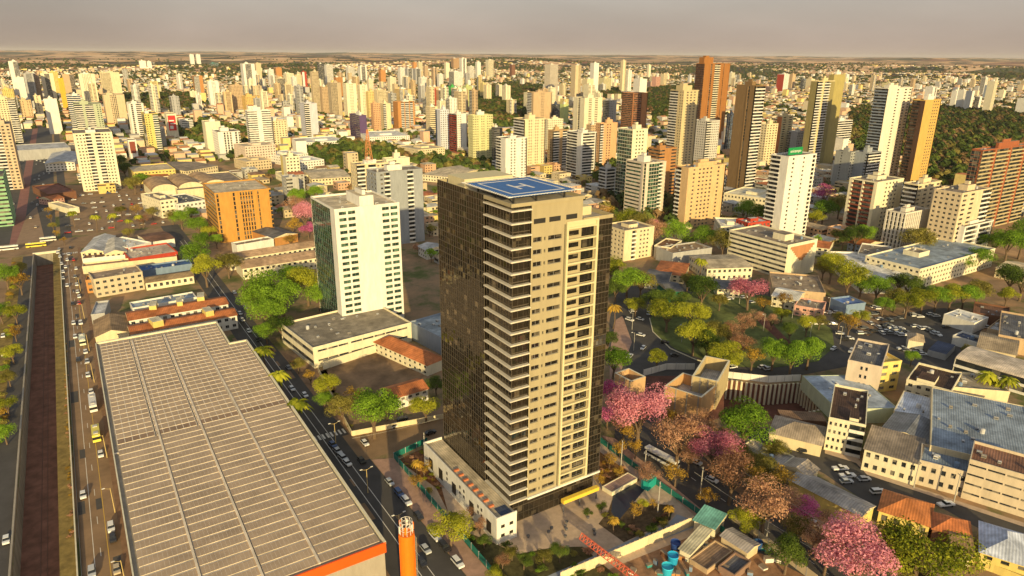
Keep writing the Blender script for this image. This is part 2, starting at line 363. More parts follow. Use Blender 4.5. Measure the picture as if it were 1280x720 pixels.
def roof_part(t, W, D, h, roof, roofcol, rh=2.2, along='x'):
    mb = MB(); e = .5; z = h+.03; x0, x1, y0, y1 = -e, W+e, -e, D+e
    if roof == 'gable':
        if along == 'x': r0_, r1_ = (x0, D/2, z+rh), (x1, D/2, z+rh)
        else: r0_, r1_ = (W/2, y0, z+rh), (W/2, y1, z+rh)
        if along == 'x':
            mb.quad((x0, y0, z), (x1, y0, z), r1_, r0_); mb.quad((x1, y1, z), (x0, y1, z), r0_, r1_)
            mb.tri((x0, y1, z), (x0, y0, z), r0_, 1); mb.tri((x1, y0, z), (x1, y1, z), r1_, 1)
        else:
            mb.quad((x0, y1, z), (x0, y0, z), r0_, r1_); mb.quad((x1, y0, z), (x1, y1, z), r1_, r0_)
            mb.tri((x0, y0, z), (x1, y0, z), r0_, 1); mb.tri((x1, y1, z), (x0, y1, z), r1_, 1)
    elif roof == 'hip':
        m = min(W, D)/2
        if W > D: a, b = (m, D/2, z+rh), (W-m, D/2, z+rh)
        else: a, b = (W/2, m, z+rh), (W/2, D-m, z+rh)
        c = [(x0, y0, z), (x1, y0, z), (x1, y1, z), (x0, y1, z)]
        if W > D: mb.quad(c[0], c[1], b, a); mb.tri(c[1], c[2], b); mb.quad(c[2], c[3], a, b); mb.tri(c[3], c[0], a)
        else: mb.tri(c[0], c[1], a); mb.quad(c[1], c[2], b, a); mb.tri(c[2], c[3], b); mb.quad(c[3], c[0], a, b)
    elif roof == 'barrel':
        n = 8
        for i in range(n):
            a0, a1 = math.pi*i/n, math.pi*(i+1)/n
            ya, yb = (W if along == 'y' else D)/2*(1-math.cos(a0)), (W if along == 'y' else D)/2*(1-math.cos(a1))
            za, zb = z+rh*math.sin(a0), z+rh*math.sin(a1)
            if along == 'x': mb.quad((0, ya, za), (W, ya, za), (W, yb, zb), (0, yb, zb)); mb.quad((0, ya, z), (0, ya, za), (0, yb, zb), (0, yb, z), 1); mb.quad((W, ya, z), (W, yb, z), (W, yb, zb), (W, ya, za), 1)
            else: mb.quad((ya, 0, za), (ya, D, za), (yb, D, zb), (yb, 0, zb)); mb.quad((ya, 0, z), (yb, 0, z), (yb, 0, zb), (ya, 0, za), 1); mb.quad((ya, D, z), (ya, D, za), (yb, D, zb), (yb, D, z), 1)
    elif roof == 'shed':
        mb.quad((x0, y0, z), (x1, y0, z), (x1, y1, z+rh), (x0, y1, z+rh)); mb.quad((x1, y1, z), (x0, y1, z), (x0, y1, z+rh), (x1, y1, z+rh), 1)
        mb.tri((x0, y0, z), (x0, y1, z+rh), (x0, y1, z), 1); mb.tri((x1, y0, z), (x1, y1, z), (x1, y1, z+rh), 1)
    mb.build('roof', [roofm(roofcol), wallm('cream')], t)
def sheet(name, pts, z, mat, pix=True, kind='structure'):
    p = [G(*q) for q in pts] if pix else pts
    mb = MB(); tr = tessellate_polygon([[Vector((x, y, 0)) for x, y in p]])
    mb.v = [(x, y, z) for x, y in p]
    for t in tr:
        a, b, c = (Vector(p[i]) for i in t)
        if (b-a).cross(c-a) < 0: t = t[::-1]
        mb.f.append(tuple(t)); mb.m.append(0)
    o = mb.build(name, mat); o['kind'] = kind; return o
# ================================================================ GROUND
pit_poly = [G(*q) for q in [(906,474),(955,482),(1000,479),(1040,509),(985,522),(945,528),(893,512)]]
TX0, TX1, TY0, TY1 = -30.6, -20.2, 60., 548.
def groundmat():
    m = bpy.data.materials.new('ground_cover'); m.use_nodes = True; t = m.node_tree; L = t.links
    b = t.nodes['Principled BSDF']; b.inputs['Roughness'].default_value = .95; b.inputs['Specular IOR Level'].default_value = .1
    geo = t.nodes.new('ShaderNodeNewGeometry'); n = t.nodes.new('ShaderNodeTexNoise'); n.inputs['Scale'].default_value = .03
    n.inputs['Detail'].default_value = 9; n.inputs['Roughness'].default_value = .7; L.new(geo.outputs['Position'], n.inputs[0])
    cr = t.nodes.new('ShaderNodeValToRGB'); e = cr.color_ramp.elements
    e[0].position = .3; e[0].color = (.07, .095, .03, 1); e[1].position = .7; e[1].color = (.52, .33, .18, 1)
    for p, c in ((.42, (.13, .14, .05, 1)), (.5, (.27, .19, .11, 1)), (.6, (.37, .23, .13, 1))):
        q = e.new(p); q.color = c
    L.new(n.outputs[0], cr.inputs[0]); L.new(cr.outputs[0], b.inputs['Base Color']); return m
gm = groundmat()
outer = [(-45000, -3000), (45000, -3000), (45000, 60000), (-45000, 60000)]
hole1 = [(TX0, TY0), (TX0, TY1), (TX1, TY1), (TX1, TY0)]
rings = [outer, hole1, pit_poly[::-1]]
flat = [p for r in rings for p in r]
tr = tessellate_polygon([[Vector((x, y, 0)) for x, y in r] for r in rings])
mb = MB(); mb.v = [(x, y, 0) for x, y in flat]
for t in tr: mb.f.append(tuple(t)); mb.m.append(0)
g = mb.build('ground', gm); g['kind'] = 'structure'
# far rolling farmland
def terr(x, y):
    r = math.hypot(x, y)
    if r < 4200: return 0.
    k = min(1, (r-4200)/2500)
    return k*(62*noise.noise(Vector((x/2600, y/2100, 3)))+44+30*noise.noise(Vector((x/900, y/1200, 9)))+min(55, max(0, r-12000)*.006)*(1+.5*noise.noise(Vector((x/5000, y/5000, 1)))))+(-2*(1-k))
def fieldmat():
    m = bpy.data.materials.new('farmland'); m.use_nodes = True; t = m.node_tree; L = t.links
    b = t.nodes['Principled BSDF']; b.inputs['Roughness'].default_value = 1; b.inputs['Specular IOR Level'].default_value = 0
    geo = t.nodes.new('ShaderNodeNewGeometry'); v = t.nodes.new('ShaderNodeTexVoronoi'); v.inputs['Scale'].default_value = 1/800
    n = t.nodes.new('ShaderNodeTexNoise'); n.inputs['Scale'].default_value = 1/700; n.inputs['Detail'].default_value = 4
    L.new(geo.outputs['Position'], n.inputs[0])
    sc = t.nodes.new('ShaderNodeVectorMath'); sc.operation = 'MULTIPLY_ADD'; sc.inputs[1].default_value = (500, 500, 0)
    L.new(n.outputs[1], sc.inputs[0]); L.new(geo.outputs['Position'], sc.inputs[2]); L.new(sc.outputs[0], v.inputs[0])
    cr = t.nodes.new('ShaderNodeValToRGB'); cr.color_ramp.interpolation = 'CONSTANT'; e = cr.color_ramp.elements
    e[0].position = 0; e[0].color = (.62, .38, .20, 1); e[1].position = .2; e[1].color = (.16, .13, .08, 1)
    for p, c in ((.3, (.66, .42, .24, 1)), (.5, (.26, .12, .08, 1)), (.58, (.5, .31, .18, 1)), (.74, (.10, .11, .06, 1)), (.84, (.7, .47, .28, 1))):
        q = e.new(p); q.color = c
    sp = t.nodes.new('ShaderNodeSeparateColor'); L.new(v.outputs['Color'], sp.inputs[0]); L.new(sp.outputs[0], cr.inputs[0])
    wn = t.nodes.new('ShaderNodeTexNoise'); wn.inputs['Scale'].default_value = 1/420; wn.inputs['Detail'].default_value = 7; wn.inputs['Roughness'].default_value = .6; L.new(geo.outputs['Position'], wn.inputs[0])
    st = t.nodes.new('ShaderNodeMapRange'); st.inputs[1].default_value = .5; st.inputs[2].default_value = .56; L.new(wn.outputs[0], st.inputs[0])
    mw = t.nodes.new('ShaderNodeMix'); mw.data_type = 'RGBA'; L.new(st.outputs[0], mw.inputs[0]); L.new(cr.outputs[0], mw.inputs[6]); mw.inputs[7].default_value = (.05, .05, .035, 1)
    L.new(mw.outputs[2], b.inputs['Base Color']); return m
nr, na = 90, 160; vs = []; fs = []
for i in range(nr):
    r = 4200*(45000/4200)**(i/(nr-1))
    for j in range(na):
        a = az+R2(-62+124*j/(na-1)); x, y = r*math.sin(a), r*math.cos(a); vs.append((x, y, terr(x, y)))
for i in range(nr-1):
    for j in range(na-1):
        a = i*na+j; fs.append((a, a+1, a+na+1, a+na))
me = bpy.data.meshes.new('hills'); me.from_pydata(vs, [], fs); me.materials.append(fieldmat()); me.polygons.foreach_set('use_smooth', [True]*len(fs))
o = obj('hills', me); o['kind'] = 'structure'
# trench
soil = pmat('red_earth', (.25, .115, .075), .95, .45, .25); conc = pmat('weathered_concrete', (.30, .27, .22), .9, .35, .3, streak=.2)
mb = MB(); d = -7.5
mb.quad((TX0, TY0, d), (TX1, TY0, d), (TX1, TY1, d), (TX0, TY1, d), 0)
mb.quad((TX0, TY0, d), (TX0, TY1, d), (TX0, TY1, 0), (TX0, TY0, 0), 1); mb.quad((TX1, TY1, d), (TX1, TY0, d), (TX1, TY0, 0), (TX1, TY1, 0), 1)
mb.quad((TX0, TY1, d), (TX1, TY1, d), (TX1, TY1, 0), (TX0, TY1, 0), 1); mb.quad((TX0, TY0, d), (TX0, TY0, 0), (TX1, TY0, 0), (TX1, TY0, d), 1)
o = mb.build('rail_trench', [soil, conc]); o['kind'] = 'structure'
def wall_run(name, label, cat, pts, h, th, mats, pix=False, base=0., closed=False, post=None, group=None, z=None, rib=0):
    P = [G(*q, z or 0) for q in pts] if pix else pts
    mb = MB(); cx, cy = P[0]
    t = thing(name, label, cat, (cx, cy, base), 0, group)
    seq = list(zip(P[:-1], P[1:]))
    for a, b in seq:
        a = Vector(a)-Vector((cx, cy)); b = Vector(b)-Vector((cx, cy)); u = (b-a).normalized(); n = Vector((-u.y, u.x))*th/2
        q = [a-n, b-n, b+n, a+n]; k = len(mb.v)
        mb.v += [(p.x, p.y, 0) for p in q]+[(p.x, p.y, h) for p in q]
        for f in ((0, 1, 5, 4), (1, 2, 6, 5), (2, 3, 7, 6), (3, 0, 4, 7), (4, 5, 6, 7)): mb.f.append(tuple(k+i for i in f)); mb.m.append(0)
        if rib:
            m = int((b-a).length/rib)
            for i in range(m):
                c = a+(b-a)*((i+.5)/m); mb.cyl((c.x, c.y, 0), (c.x, c.y, h+.1), th*1.6, th*1.6, 6, 0)
    mb.build('panel', mats, t)
    if post:
        for a, b in seq:
            a = Vector(a)-Vector((cx, cy)); b = Vector(b)-Vector((cx, cy)); m = max(1, int((b-a).length/post))
            for i in range(m):
                c = a+(b-a)*(i/m); p = MB(); p.box(c.x-.1, c.y-.1, 0, c.x+.1, c.y+.1, h+.15); p.build('post', wallm('grey'), t)
    return t
wall_run('trench_wall', 'long pale parapet wall on the far left rim of the sunken rail trench', 'wall', [(-31.1, 60), (-31.1, 548)], 1.1, .5, wallm('concrete'))
wall_run('trench_wall', 'cream kerb wall between the sunken trench and the avenue beside the solar roof', 'wall', [(-16.2, 60), (-16.2, 545)], .9, .35, wallm('ivory'))
wall_run('guard_rail', 'dark steel guard rail running along the avenue beside the trench', 'railing', [(-15.3, 60), (-15.3, 545)], .8, .12, wallm('dkgrey'))
wall_run('trench_portal', 'cream headwall where the rail trench goes under the cross street', 'wall', [(-31.5, 549.2), (-16.0, 549.2)], 1.4, 1.6, wallm('ivory'))
for k in range(2):
    mb = MB(); mb.box(-.07, 60, 0, .07, 545, .16)
    tag(mb.build('rail', pmat('rusty_steel', (.16, .08, .05), .6), None, (-25.8+1.6*k, 0, -7.49)), ['left', 'right'][k]+' rusty rail of the track on the trench floor', 'rail', 'track rails')
asph = pmat('asphalt', (.078, .072, .068), .85, .25, .12); asph2 = pmat('warm_asphalt', (.27, .175, .10), .9, .3, .1)  # two asphalt tones: a dark grey and a lighter warm brown
pave = pmat('pink_paving', (.42, .26, .19), .9, .25, .4); pave2 = pmat('pale_paving', (.5, .38, .28), .9, .2, .5); dryg = pmat('dry_grass', (.24, .17, .05), 1, .5, .35)
grs = pmat('lawn', (.10, .15, .03), 1, .5, .3); earth = pmat('bare_earth', (.27, .17, .10), 1, .45, .2); redclay = pmat('red_clay', (.17, .07, .05), 1, .4, .2)
busl = pmat('red_bus_lane', (.26, .12, .10), .9, .2, .15); white_p = pmat('road_paint', (.75, .72, .65), .7, .15, 2); yel_p = pmat('yellow_paint', (.7, .45, .06), .7, .15, 2)
W_ = lambda *a: list(a)
def rect(x0, y0, x1, y1): return [(x0, y0), (x1, y0), (x1, y1), (x0, y1)]
sheet('trench_verge', rect(TX1, 60, -16.4, 548), .02, dryg, False)
sheet('avenue', rect(-15.2, 60, -5.6, 556), .02, asph2, False)
sheet('avenue', rect(-15.2, 556, -8, 1400), .02, asph, False)
sheet('pavement', rect(-5.6, 60, -3.7, 556), .13, pmat('brown_paving', (.24, .14, .08), .9, .25, .4), False)
sheet('path', rect(-37, 60, -31.4, 548), .02, asph, False)
sheet('grass_strip', rect(-43, 60, -37, 548), .03, dryg, False)
sheet('road', rect(-57, 60, -43, 548), .02, asph2, False)
sheet('road', rect(-110, 553, 60, 590), .024, asph2, False)
sheet('avenue', rect(-66, 590, -46, 2600), .02, asph, False)
sheet('bus_lane', rect(-46, 590, -38.5, 1500), .03, busl, False)
sheet('avenue', rect(-38.5, 590, -18, 2600), .02, asph, False)
sheet('plaza', [(20,305),(33,270),(46,258),(56,300)], .05, pmat('tan_paving', (.30, .2, .13), .9, .2, .2))
sheet('car_park', rect(-7.9, 596, 66, 830), .02, asph2, False)
sheet('road', [(53, 90), (70.5, 90), (69, 200), (66, 330), (64, 596), (51.5, 596), (53, 330)], .028, asph, False)
sheet('pavement', [(70.5, 90), (75.7, 90), (76, 193), (69.2, 196)], .13, pave, False)
sheet('pavement', rect(51.4, 100, 53, 330), .13, earth, False)
sheet('road', [(66, 197), (146, 197), (146, 214), (66, 216)], .032, asph2, False)
for k, x in enumerate((58.6, 61.4)):
    sheet('lane_marking', [(x+1.5, 100), (x+1.7, 100), (x-.6, 540), (x-.8, 540)], .036, white_p, False)
sheet('lane_marking', rect(-12.3, 60, -12.15, 545), .026, white_p, False); sheet('lane_marking', rect(-8.9, 60, -8.75, 545), .026, yel_p, False)
for y in range(100, 545, 12): pass
# lot, gardens, plaza round the tall tower
sheet('vacant_lot', [(398,465),(505,428),(530,470),(497,500),(430,505),(415,490)], .03, pmat('dark_lot', (.24, .155, .09), 1, .5, .12))
sheet('verge', [(398,462),(408,462),(440,545),(400,505),(360,452),(350,438)], .03, earth)
sheet('garden_bed', [(497,575),(538,556),(560,640),(545,610)], .03, pmat('red_planting', (.2, .09, .04), 1, .6, .6))
sheet('plaza', [(76.5, 96), (143, 96), (143, 192), (76.5, 192)], .024, pave2, False)
sheet('garden', [(76.6, 96), (104, 96), (103, 124), (96, 128), (86, 131), (82, 140), (76.6, 150)], .04, pmat('planting', (.09, .08, .03), 1, .6, .5), False)
sheet('garden', [(765,625),(842,632),(838,650),(780,678),(748,655),(760,640)], .04, pmat('bark_planting', (.11, .075, .04), 1, .6, .6))
sheet('pool', [(766,618),(790,602),(806,612),(772,652),(764,640)], .05, pmat('dark_pool', (.02, .03, .05), .3, .1, 1))
sheet('lawn', [(750,565),(800,600),(785,612),(756,612),(748,600)], .04, pmat('orange_grass', (.26, .13, .04), 1, .5, .4))
sheet('path', [(700,722),(880,655),(846,643),(835,655),(650,735)], .045, pmat('bluish_concrete', (.30, .33, .38), .8, .12, .4))
sheet('building_site', [(735,722),(890,660),(1010,722),(1000,800),(740,800)], .03, pmat('site_earth', (.32, .18, .1), 1, .5, .35))
# right-hand avenue, roundabout, streets
sheet('avenue', [(770,520),(800,510),(905,590),(985,640),(1120,730),(1040,760),(990,725),(905,660),(830,600),(768,548)], .028, asph)
sheet('pavement', [(752,545),(768,548),(905,660),(895,668)], .13, pave)
sheet('median', [(790,522),(800,522),(1100,722),(1080,728)], .14, earth)
sheet('road', [(775,345),(762,400),(760,455),(775,500),(830,470),(905,476),(985,472),(1060,458),(1090,440),(1092,420),(1050,385),(1000,360),(930,348),(860,343)], .028, asph)
sheet('park', [(822,385),(812,400),(818,418),(845,437),(900,457),(960,461),(1022,452),(1043,434),(1040,412),(1010,392),(960,370),(900,362),(850,370)], .15, pmat('park_ground', (.13, .16, .045), 1, .6, .12))
sheet('park_path', [(955,395),(990,430),(985,436),(945,400)], .16, redclay)
sheet('park_path', [(990,428),(1010,440),(1000,446),(985,436)], .165, pave)
sheet('pavement', [(774,470),(790,428),(778,395),(770,400),(762,440),(762,475)], .14, pave)
sheet('road', [(918,540),(1030,592),(1100,640),(1172,632),(1280,692),(1330,715),(1330,672),(1280,655),(1200,628),(1160,615),(1084,590),(1072,574),(1031,563),(960,535)], .028, asph)
sheet('pavement', [(1031,562),(1072,573),(1084,589),(1160,614),(1280,654),(1280,659),(1160,619),(1084,594),(1070,579),(1031,567)], .13, pave2)
sheet('car_park', [(1070,405),(1110,390),(1180,385),(1240,395),(1215,430),(1190,470),(1135,455),(1085,440)], .03, asph)
sheet('road', [(1040,395),(1060,380),(1130,385),(1240,350),(1330,350),(1330,372),(1200,378),(1120,395),(1085,420)], .034, asph2)
sheet('building_site', [(800,470),(905,470),(905,520),(880,530),(800,520)], .03, redclay)
# pit
mb = MB(); dz = -9
n = len(pit_poly); 
for i in range(n):
    a, b = pit_poly[i], pit_poly[(i+1) % n]; mb.quad((*a, dz), (*b, dz), (*b, 0), (*a, 0), 0)
trp = tessellate_polygon([[Vector((*p, 0)) for p in pit_poly]]); k = len(mb.v); mb.v += [(*p, dz) for p in pit_poly]
for t in trp: mb.f.append(tuple(k+i for i in t)); mb.m.append(0)
o = mb.build('excavation', [redclay, conc]); o['kind'] = 'structure'
for i in range(4):
    a, b = Vector(pit_poly[i]), Vector(pit_poly[i+1]); L_ = (b-a).length; m = int(L_/1.9)
    u = (b-a).normalized(); nn = Vector((u.y, -u.x))
    for j in range(m):
        c = a+u*(j+.5)*L_/m+nn*.1; mb = MB(); mb.cyl((0, 0, -9), (0, 0, .1), .5, .5, 8)
        PEND.append((tag(mb.build('retaining_pile', wallm('ivory'), None, (c.x, c.y, .1)), None, 'pile', 'concrete piles lining the excavation pit'), 'round concrete pile lining the excavation pit', c.x, c.y))
# ================================================================ MAIN TOWER
MX, MY = 90.16, 141.83
def main_tower():
    t = thing('office_tower', 'tall dark glass and beige tower with white corner slabs and blue rooftop helipad', 'tower', (MX, MY, 0))
    beige = pmat('beige_render', (.36, .305, .185), .8, .1, .5, streak=.2); frame = pmat('cream_render', (.58, .51, .31), .8, .08, .6)
    glc = glassmat('curtain_glass', (.10, .088, .07), (.42, .36, .26), .05, .5, 1.64, .86); glc.node_tree.nodes['Principled BSDF'].inputs['Metallic'].default_value = .85; glc2 = glassmat('corner_glass', (.012, .011, .01), (.12, .10, .07), .06, .8, 1.6, .72); mull = pmat('bronze_mullion', (.085, .068, .05), .5, .1, 1)
    dk = pmat('dark_metal', (.03, .028, .026), .5, .1, 1)
    W, D, HT = 32.5, 41.0, 94.2; HS = 88.0; z0 = 8.0; fh = 3.28; nf = 26
    # core / roof shapes
    mb = MB(); o = (0, 0)
    def P(s, z, d=0.): return (s, -d, z)
    # front wall 5.9 .. 16.4
    def winstrip(s0, s1, holes, ztop, acc=0):
        # holes: list of (l, r, b, h) inside each floor
        for i in range(nf):
            a = z0+i*fh
            if a+fh > ztop: break
            xs = sorted(set([s0, s1]+[q for h_ in holes for q in h_[:2]]))
            for l, r in zip(xs[:-1], xs[1:]):
                hh = [h_ for h_ in holes if h_[0] <= l+1e-6 and h_[1] >= r-1e-6]
                if not hh: mb.quad(P(l, a), P(r, a), P(r, a+fh), P(l, a+fh), acc); continue
                _, _, b, hgt = hh[0]; b += a; tt = b+hgt
                mb.quad(P(l, a), P(r, a), P(r, b), P(l, b), acc); mb.quad(P(l, tt), P(r, tt), P(r, a+fh), P(l, a+fh), acc)
                e = -.35
                mb.quad(P(l, b), P(r, b), P(r, b, e), P(l, b, e), acc); mb.quad(P(l, tt, e), P(r, tt, e), P(r, tt), P(l, tt), acc)
                mb.quad(P(l, b), P(l, b, e), P(l, tt, e), P(l, tt), acc); mb.quad(P(r, b, e), P(r, b), P(r, tt), P(r, tt, e), acc)
                WN.append((l, r, b, tt))
    WN = []
    winstrip(5.9, 16.4, [(6.5, 9.2, .9, 1.3), (9.9, 10.4, 1.1, .9), (11.2, 15.6, .9, 1.25)], 87.5)
    ztop = z0+nf*fh  # 93.28
    mb.quad(P(5.9, z0+24*fh), P(16.4, z0+24*fh), P(16.4, ztop), P(5.9, ztop), 0); mb.quad(P(5.9, ztop), P(22.2, ztop), P(22.2, HT), P(5.9, HT), 0)
    # slot
    mb.quad(P(16.4, z0, -.5), P(17.0, z0, -.5), P(17.0, 88, -.5), P(16.4, 88, -.5), 2)
    mb.quad(P(16.4, z0, 0), P(16.4, z0, -.5), P(16.4, 88, -.5), P(16.4, 88, 0), 0)
    # above shoulder: upper beige 16.4..22.2 z 88..HT
    mb.quad(P(16.4, 88), P(22.2, 88), P(22.2, ztop), P(16.4, ztop), 0)
    # frame zone 17..27.6 recessed wall
    rz_ = -.7; nfr = 24
    for i in range(nfr):
        a = z0+i*fh
        for l, r, bb, hh, gmi in ((17.6, 22.6, 0, 0, 0), (22.6, 27.1, 0, 0, 0)):
            pass
        mb.quad(P(17.0, a, rz_), P(18.0, a, rz_), P(18.0, a+fh, rz_), P(17.0, a+fh, rz_), 0)
        mb.quad(P(21.7, a, rz_), P(22.6, a, rz_), P(22.6, a+fh, rz_), P(21.7, a+fh, rz_), 0)
        mb.quad(P(26.8, a, rz_), P(27.6, a, rz_), P(27.6, a+fh, rz_), P(26.8, a+fh, rz_), 0)
        mb.quad(P(18.0, a, rz_), P(21.7, a, rz_), P(21.7, a+1.0, rz_), P(18.0, a+1.0, rz_), 0)
        mb.quad(P(18.0, a+2.3, rz_), P(21.7, a+2.3, rz_), P(21.7, a+fh, rz_), P(18.0, a+fh, rz_), 0)
        mb.quad(P(22.6, a, rz_), P(26.8, a, rz_), P(26.8, a+.35, rz_), P(22.6, a+.35, rz_), 0)
        WN.append((18.0, 21.7, a+1.0, a+2.3, rz_-.25)); WN.append((22.6, 26.8, a+.35, a+fh, rz_-.5))
    mb.quad(P(17.0, z0+nfr*fh, 0), P(27.6, z0+nfr*fh, 0), P(27.6, 88, 0), P(17.0, 88, 0), 1)
    # sides hidden behind glass: plain
    mb.quad((22.2, 0, 88), (22.2, D*.8, 88), (22.2, D*.8, HT), (22.2, 0, HT), 0)
    mb.quad((0, D, HT), (22.2, D, HT), (22.2, D, z0), (0, D, z0), 0)
    mb.quad((22.2, D*.8, 88), (22.2, D, 88), (22.2, D, HT), (22.2, D*.8, HT), 0)
    mb.quad((22.2, D, z0), (W, D, z0), (W, D, HS), (22.2, D, HS), 0)
    mb.quad((0, 0, HT), (22.2, 0, HT), (22.2, D, HT), (0, D, HT), 3)
    mb.quad((22.2, 0, HS), (W, 0, HS), (W, D, HS), (22.2, D, HS), 3)
    mb.box(1.2, 1.2, 0, W-1, D-1, z0, 2)
    mb.build('wall', [beige, frame, dk, roofm('concrete')], t)
    # frame grid
    f = MB(); f.box(16.95, -.35, z0, 17.6, .7, 88.6); f.box(27.0, -.35, z0, 27.7, .7, 88.6)
    f.box(17.6, -.35, 88.0, 27.0, .7, 88.6)
    for i in range(nfr+1): f.box(17.6, -.3, z0+i*fh-.25, 27.0, .7, z0+i*fh+.22)
    f.build('facade_frame', frame, t)
    # windows
    for i, wn in enumerate(WN):
        l, r, b, tt = wn[:4]; d_ = wn[4] if len(wn) > 4 else -.35
        if i < 100 or False: obj('window', window_mesh(r-l, tt-b, glc2), t, ((l+r)/2, -d_, b))
    m2 = MB()
    for wn in WN[100:]:
        l, r, b, tt = wn[:4]; d_ = wn[4] if len(wn) > 4 else -.35
        m2.quad(P(l, b, d_), P(r, b, d_), P(r, tt, d_), P(l, tt, d_), 0)
        for c in (l, (l+r)/2, r-.08): m2.box(c, -d_-.06, b, c+.08, -d_-.01, tt, 1)
    m2.build('window', [glc2, dk], t)['kind'] = 'stuff'
    # terrace openings near the top
    for s in (6.6, 11.4, 16.8):
        q = MB(); q.box(s, -.04, 89.2, s+3.6, .3, 90.5); q.build('terrace_opening', dk, t)
    # curtain wall, left face 13.7..41 and right end 27.7..32.5 (individually tilted panes)
    rr = random.Random(3)
    def curtain(name, pts_fn, L_, zb, zt, pw=1.37, ph=1.64):
        c = MB(); nx = round(L_/pw); nz = round((zt-zb)/ph)
        for i in range(nx):
            for j in range(nz):
                a, b = L_*i/nx+.04, L_*(i+1)/nx-.04; z_0, z_1 = zb+(zt-zb)*j/nz+.04, zb+(zt-zb)*(j+1)/nz-.04
                k = [rr.uniform(-.022, .022) for _ in range(3)]
                c.quad(pts_fn(a, z_0, k[0]), pts_fn(b, z_0, k[1]), pts_fn(b, z_1, k[1]+k[2]-k[0]), pts_fn(a, z_1, k[2]), 0)
        for i in range(nx+1): 
            a = L_*i/nx; q0, q1 = pts_fn(a-.03, zb, -.12), pts_fn(a+.03, zt, .07); 
            c.box(min(q0[0], q1[0]), min(q0[1], q1[1]), zb, max(q0[0], q1[0]), max(q0[1], q1[1]), zt, 1)
        for j in range(nz+1):
            z_ = zb+(zt-zb)*j/nz; q0, q1 = pts_fn(0, z_, -.12), pts_fn(L_, z_, .05); th = .12 if j % 2 == 0 else .04
            c.box(min(q0[0], q1[0]), min(q0[1], q1[1]), z_-th, max(q0[0], q1[0]), max(q0[1], q1[1]), z_+th, 1)
        c.build(name, [glc, mull], t)
    curtain('curtain_wall', lambda s, z, d: (-.05-d, D-s, z), D-13.7, 2.0, HT+.9)
    curtain('curtain_wall', lambda s, z, d: (27.7+s, -.05-d, z), W-27.7, z0, HS)
    curtain('curtain_wall', lambda s, z, d: (W+.05+d, s, z), D, z0, HS)
    # ground floor dark glass on the front
    curtain('lobby_glazing', lambda s, z, d: (s, 1.0-d, z), W-1.5, .1, 7.6, 1.8, 2.5)
    curtain('corner_glazing', lambda s, z, d: (.7-d, 13.7-s, z), 13.0, z0, HT, 1.5, 3.28)
    curtain('corner_glazing', lambda s, z, d: (.7+s, .7-d, z), 5.2, z0, HT, 1.5, 3.28)
    # one white slab per storey, wrapping the corner
    for i in range(nf+2):
        z = z0+i*fh-.3
        if z > HT: break
        s = MB(); s.box(-.35, -.35, z, 5.9, .75, z+.36); s.box(-.35, .75, z, .75, 13.7, z+.36); s.build('floor_slab', wallm((.68, .63, .53)), t)
    s = MB(); s.box(5.9, -.45, 7.3, W+.3, .3, 7.9); s.build('ledge', wallm('white'), t)
    # parapet and roof
    p = MB(); p.box(-.4, -.4, HT, 22.5, 0.0, HT+.9); p.box(-.3, 0, HT, .1, 13.5, HT+.9); p.box(22.1, 0, HT, 22.5, D, HT+.9); p.box(-.1, D-.4, HT, 22.1, D+.05, HT+.9)
    p.build('parapet', beige, t)
    p = MB(); p.box(22.5, -.2, HS, W+.2, .15, HS+1.0); p.box(W-.15, .15, HS, W+.2, D, HS+1.0); p.build('parapet', beige, t)
    hz = HT+2.2
    hp = MB(); hp.box(1.0, 2.5, hz-.4, 21.4, 24.5, hz); hd = hp.build('helipad', pmat('blue_deck', (.05, .15, .40), .7, .15, .8), t)
    m3 = MB()
    for (x0, y0, x1, y1) in ((3, 4.5, 19.4, 5), (3, 22, 19.4, 22.5), (3, 5, 3.5, 22), (18.9, 5, 19.4, 22)): m3.box(x0, y0, hz, x1, y1, hz+.03)
    m3.build('painted_border', white_p, hd)
    m3 = MB()
    for (x0, y0, x1, y1) in ((8.8, 10, 9.6, 17), (12.8, 10, 13.6, 17), (9.6, 13.1, 12.8, 13.9)): m3.box(x0, y0, hz, x1, y1, hz+.03)
    m3.build('painted_letter', white_p, hd)
    # safety net round the helipad on struts
    nt_ = MB()
    for (x0, y0, x1, y1) in ((-.2, 1.3, 22.4, 1.42), (-.2, 25.6, 22.4, 25.72), (-.3, 1.3, -.18, 25.7), (22.4, 1.3, 22.52, 25.7)): nt_.box(x0, y0, hz+.05, x1, y1, hz+.17)
    for i in range(24):
        x = -.2+i*22.6/23; nt_.box(x, 1.3, hz-.1, x+.05, 2.6, hz); nt_.box(x, 24.4, hz-.1, x+.05, 25.7, hz)
        y = 1.4+i*24.2/23; nt_.box(-.2, y, hz-.1, 1.1, y+.05, hz); nt_.box(21.3, y, hz-.1, 22.5, y+.05, hz)
    nt_.build('safety_net', wallm('white'), hd)
    for x in (3, 10, 19):
        for y in (4, 13, 22): q = MB(); q.box(x-.2, y-.2, HT, x+.2, y+.2, hz-.4); q.build('helipad_post', dk, hd)
    p = MB(); p.box(2, 28, HT, 18, 38, HT+2.6); p.build('plant_room', frame, t)
    p = MB(); p.box(24, 6, HS, 30, 16, HS+2.4); p.build('plant_room', frame, t)
    for i in range(5):
        q = MB(); q.cyl((21.7, 26+i*3, HT), (21.7, 26+i*3, HT+3), .04, .04, 5); q.build('roof_mast', dk, t)
    occ(MX, MY, MX+W, MY+D, 6); LAND.append((MX+16, MY+20, 'the tall dark tower'))
    # yellow canopy over the entrance
    return t
main_tower()
